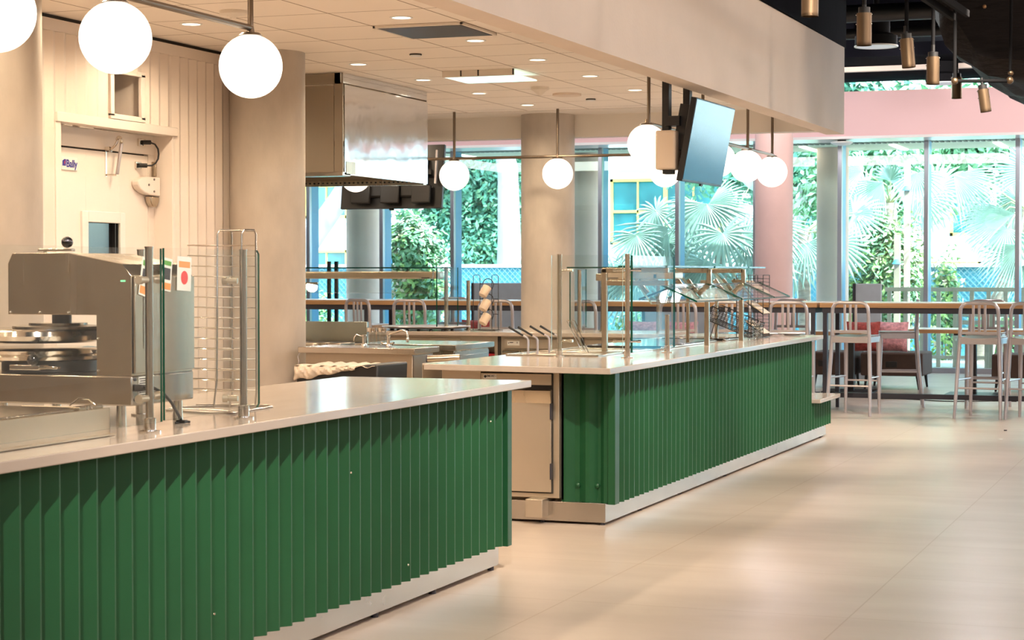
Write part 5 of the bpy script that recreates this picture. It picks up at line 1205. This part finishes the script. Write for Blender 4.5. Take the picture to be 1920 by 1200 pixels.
cr = (-5.15, 31.9, 2.5)
palm('tall fan palm above the big leafy shrub', cr, [(-5.05, 31.9, -.1), (-5.1, 31.9, 1.2), cr],
     [((-5.15, 31.2, 2.80), (-.8, 0, -.7), .62, 60, F_), ((-4.62, 31.2, 2.95), (.25, 0, -1), .55, 90, F_), ((-5.5, 31.3, 3.0), (-.9, 0, .2), .5, 80, F_)] + rnd_fronds(cr, 8, 34, (.5, .8), (.5, .7)), 44)
cr = (-2.95, 31.4, 2.35)
palm('large fan palm with leaning trunk at the right edge', cr, [(-3.62, 31.4, -.1), (-3.45, 31.4, .7), (-3.12, 31.4, 1.6), cr],
     [((-3.08, 30.9, 2.28), (-1, 0, -.12), .95, 40, (.1, -1, .6)), ((-3.0, 30.9, 1.80), (-.75, 0, -.7), .75, 55, (.1, -1, .5)), ((-4.05, 31.2, 2.9), (.9, 0, -.45), .8, 55, (0, -1, .5)), ((-2.8, 30.9, 2.9), (-.8, 0, .5), .8, 60, F_), ((-2.9, 31.1, 1.5), (-.3, 0, -1), .6, 60, F_)] + rnd_fronds(cr, 7, 35, (.5, .8)), 45, .13)
t = thing('palm_trunk', 'rough grey palm trunk rising past the window top at the right', 'palm trunk', (-3.15, 33.9, -.06))
MB().tube([(-3.4, 34.2, -.1), (-3.35, 34.2, 2.5), (-3.3, 34.2, 5.5)], .16, 14).build('bark', 'palm_bark', t)
def bollard(lab, x, y, h):
    t = thing('path_lamp', lab, 'lamp', (x, y, -.06), group='wooden lamp posts outside')
    MB().box(x - .045, x + .045, y - .045, y + .045, -.06, h).build('post', 'pale_wood', t, bevel=.004)
    MB().lathe([(.07, 0), (.03, .07), (.01, .075)], (x, y - .06, h - .45), 16).build('shade', 'umbrella', t)
bollard('wooden lamp post standing in the big leafy shrub', -4.78, 30.3, 1.95)
bollard('tall wooden lamp post rising to the soffit above the shrub', -4.70, 30.75, 3.1)
t = thing('sun_umbrella', 'closed bright blue umbrella outside, left of the far column', 'umbrella', (-13.1, 29.6, -.06))
MB().lathe([(.10, 1.52), (.09, 1.6), (.01, 1.66)], (-13.08, 29.6, 0), 10).build('canopy', 'umbrella', t); MB().lathe([(.02, -.06), (.02, 1.62)], (-13.08, 29.6, 0), 8).build('pole', 'facade', t)
# timber railing and timber chairs on the terrace
t = thing('timber_railing', 'pale timber railing with upright slats on the terrace outside right', 'railing', (-3.5, 28.6, -.02))
MB().box(-4.75, 1.5, 28.98, 29.04, 1.09, 1.15).build('top_rail', 'pale_wood', t, bevel=.004)
MB().box(-4.75, 1.5, 28.98, 29.04, .48, .53).box(-4.75, 1.5, 28.98, 29.04, .10, .15).build('mid_rail', 'pale_wood', t, bevel=.004)
for k in range(22): MB().box(-4.72 + k * .24, -4.66 + k * .24, 28.99, 29.03, -.02, 1.09).build('slat', 'pale_wood', t)
def chair(lab, x, y, rz):
    t = thing('timber_chair', lab, 'chair', (x, y, -.02), rz, group='pale timber chairs on the terrace')
    for sx in (-1, 1):
        MB().box(sx * .2 - .02, sx * .2 + .02, -.2, -.16, 0, .82).build('leg', 'pale_wood', t, local=True, bevel=.003); MB().box(sx * .2 - .02, sx * .2 + .02, .16, .2, 0, .44).build('leg', 'pale_wood', t, local=True, bevel=.003)
    MB().box(-.22, .22, -.2, .21, .42, .45).build('seat', 'pale_wood', t, local=True, bevel=.003)
    for z in (.55, .66, .77): MB().box(-.2, .2, -.19, -.17, z, z + .06).build('back_slat', 'pale_wood', t, local=True, bevel=.003)
chair('pale timber chair outside, behind the blue-lit bench end', -3.35, 27.9, R(10)); chair('pale timber chair outside, left of the black table pedestal', -2.85, 27.95, R(-8)); chair('pale timber chair outside near the right edge', -1.8, 28.0, R(5))
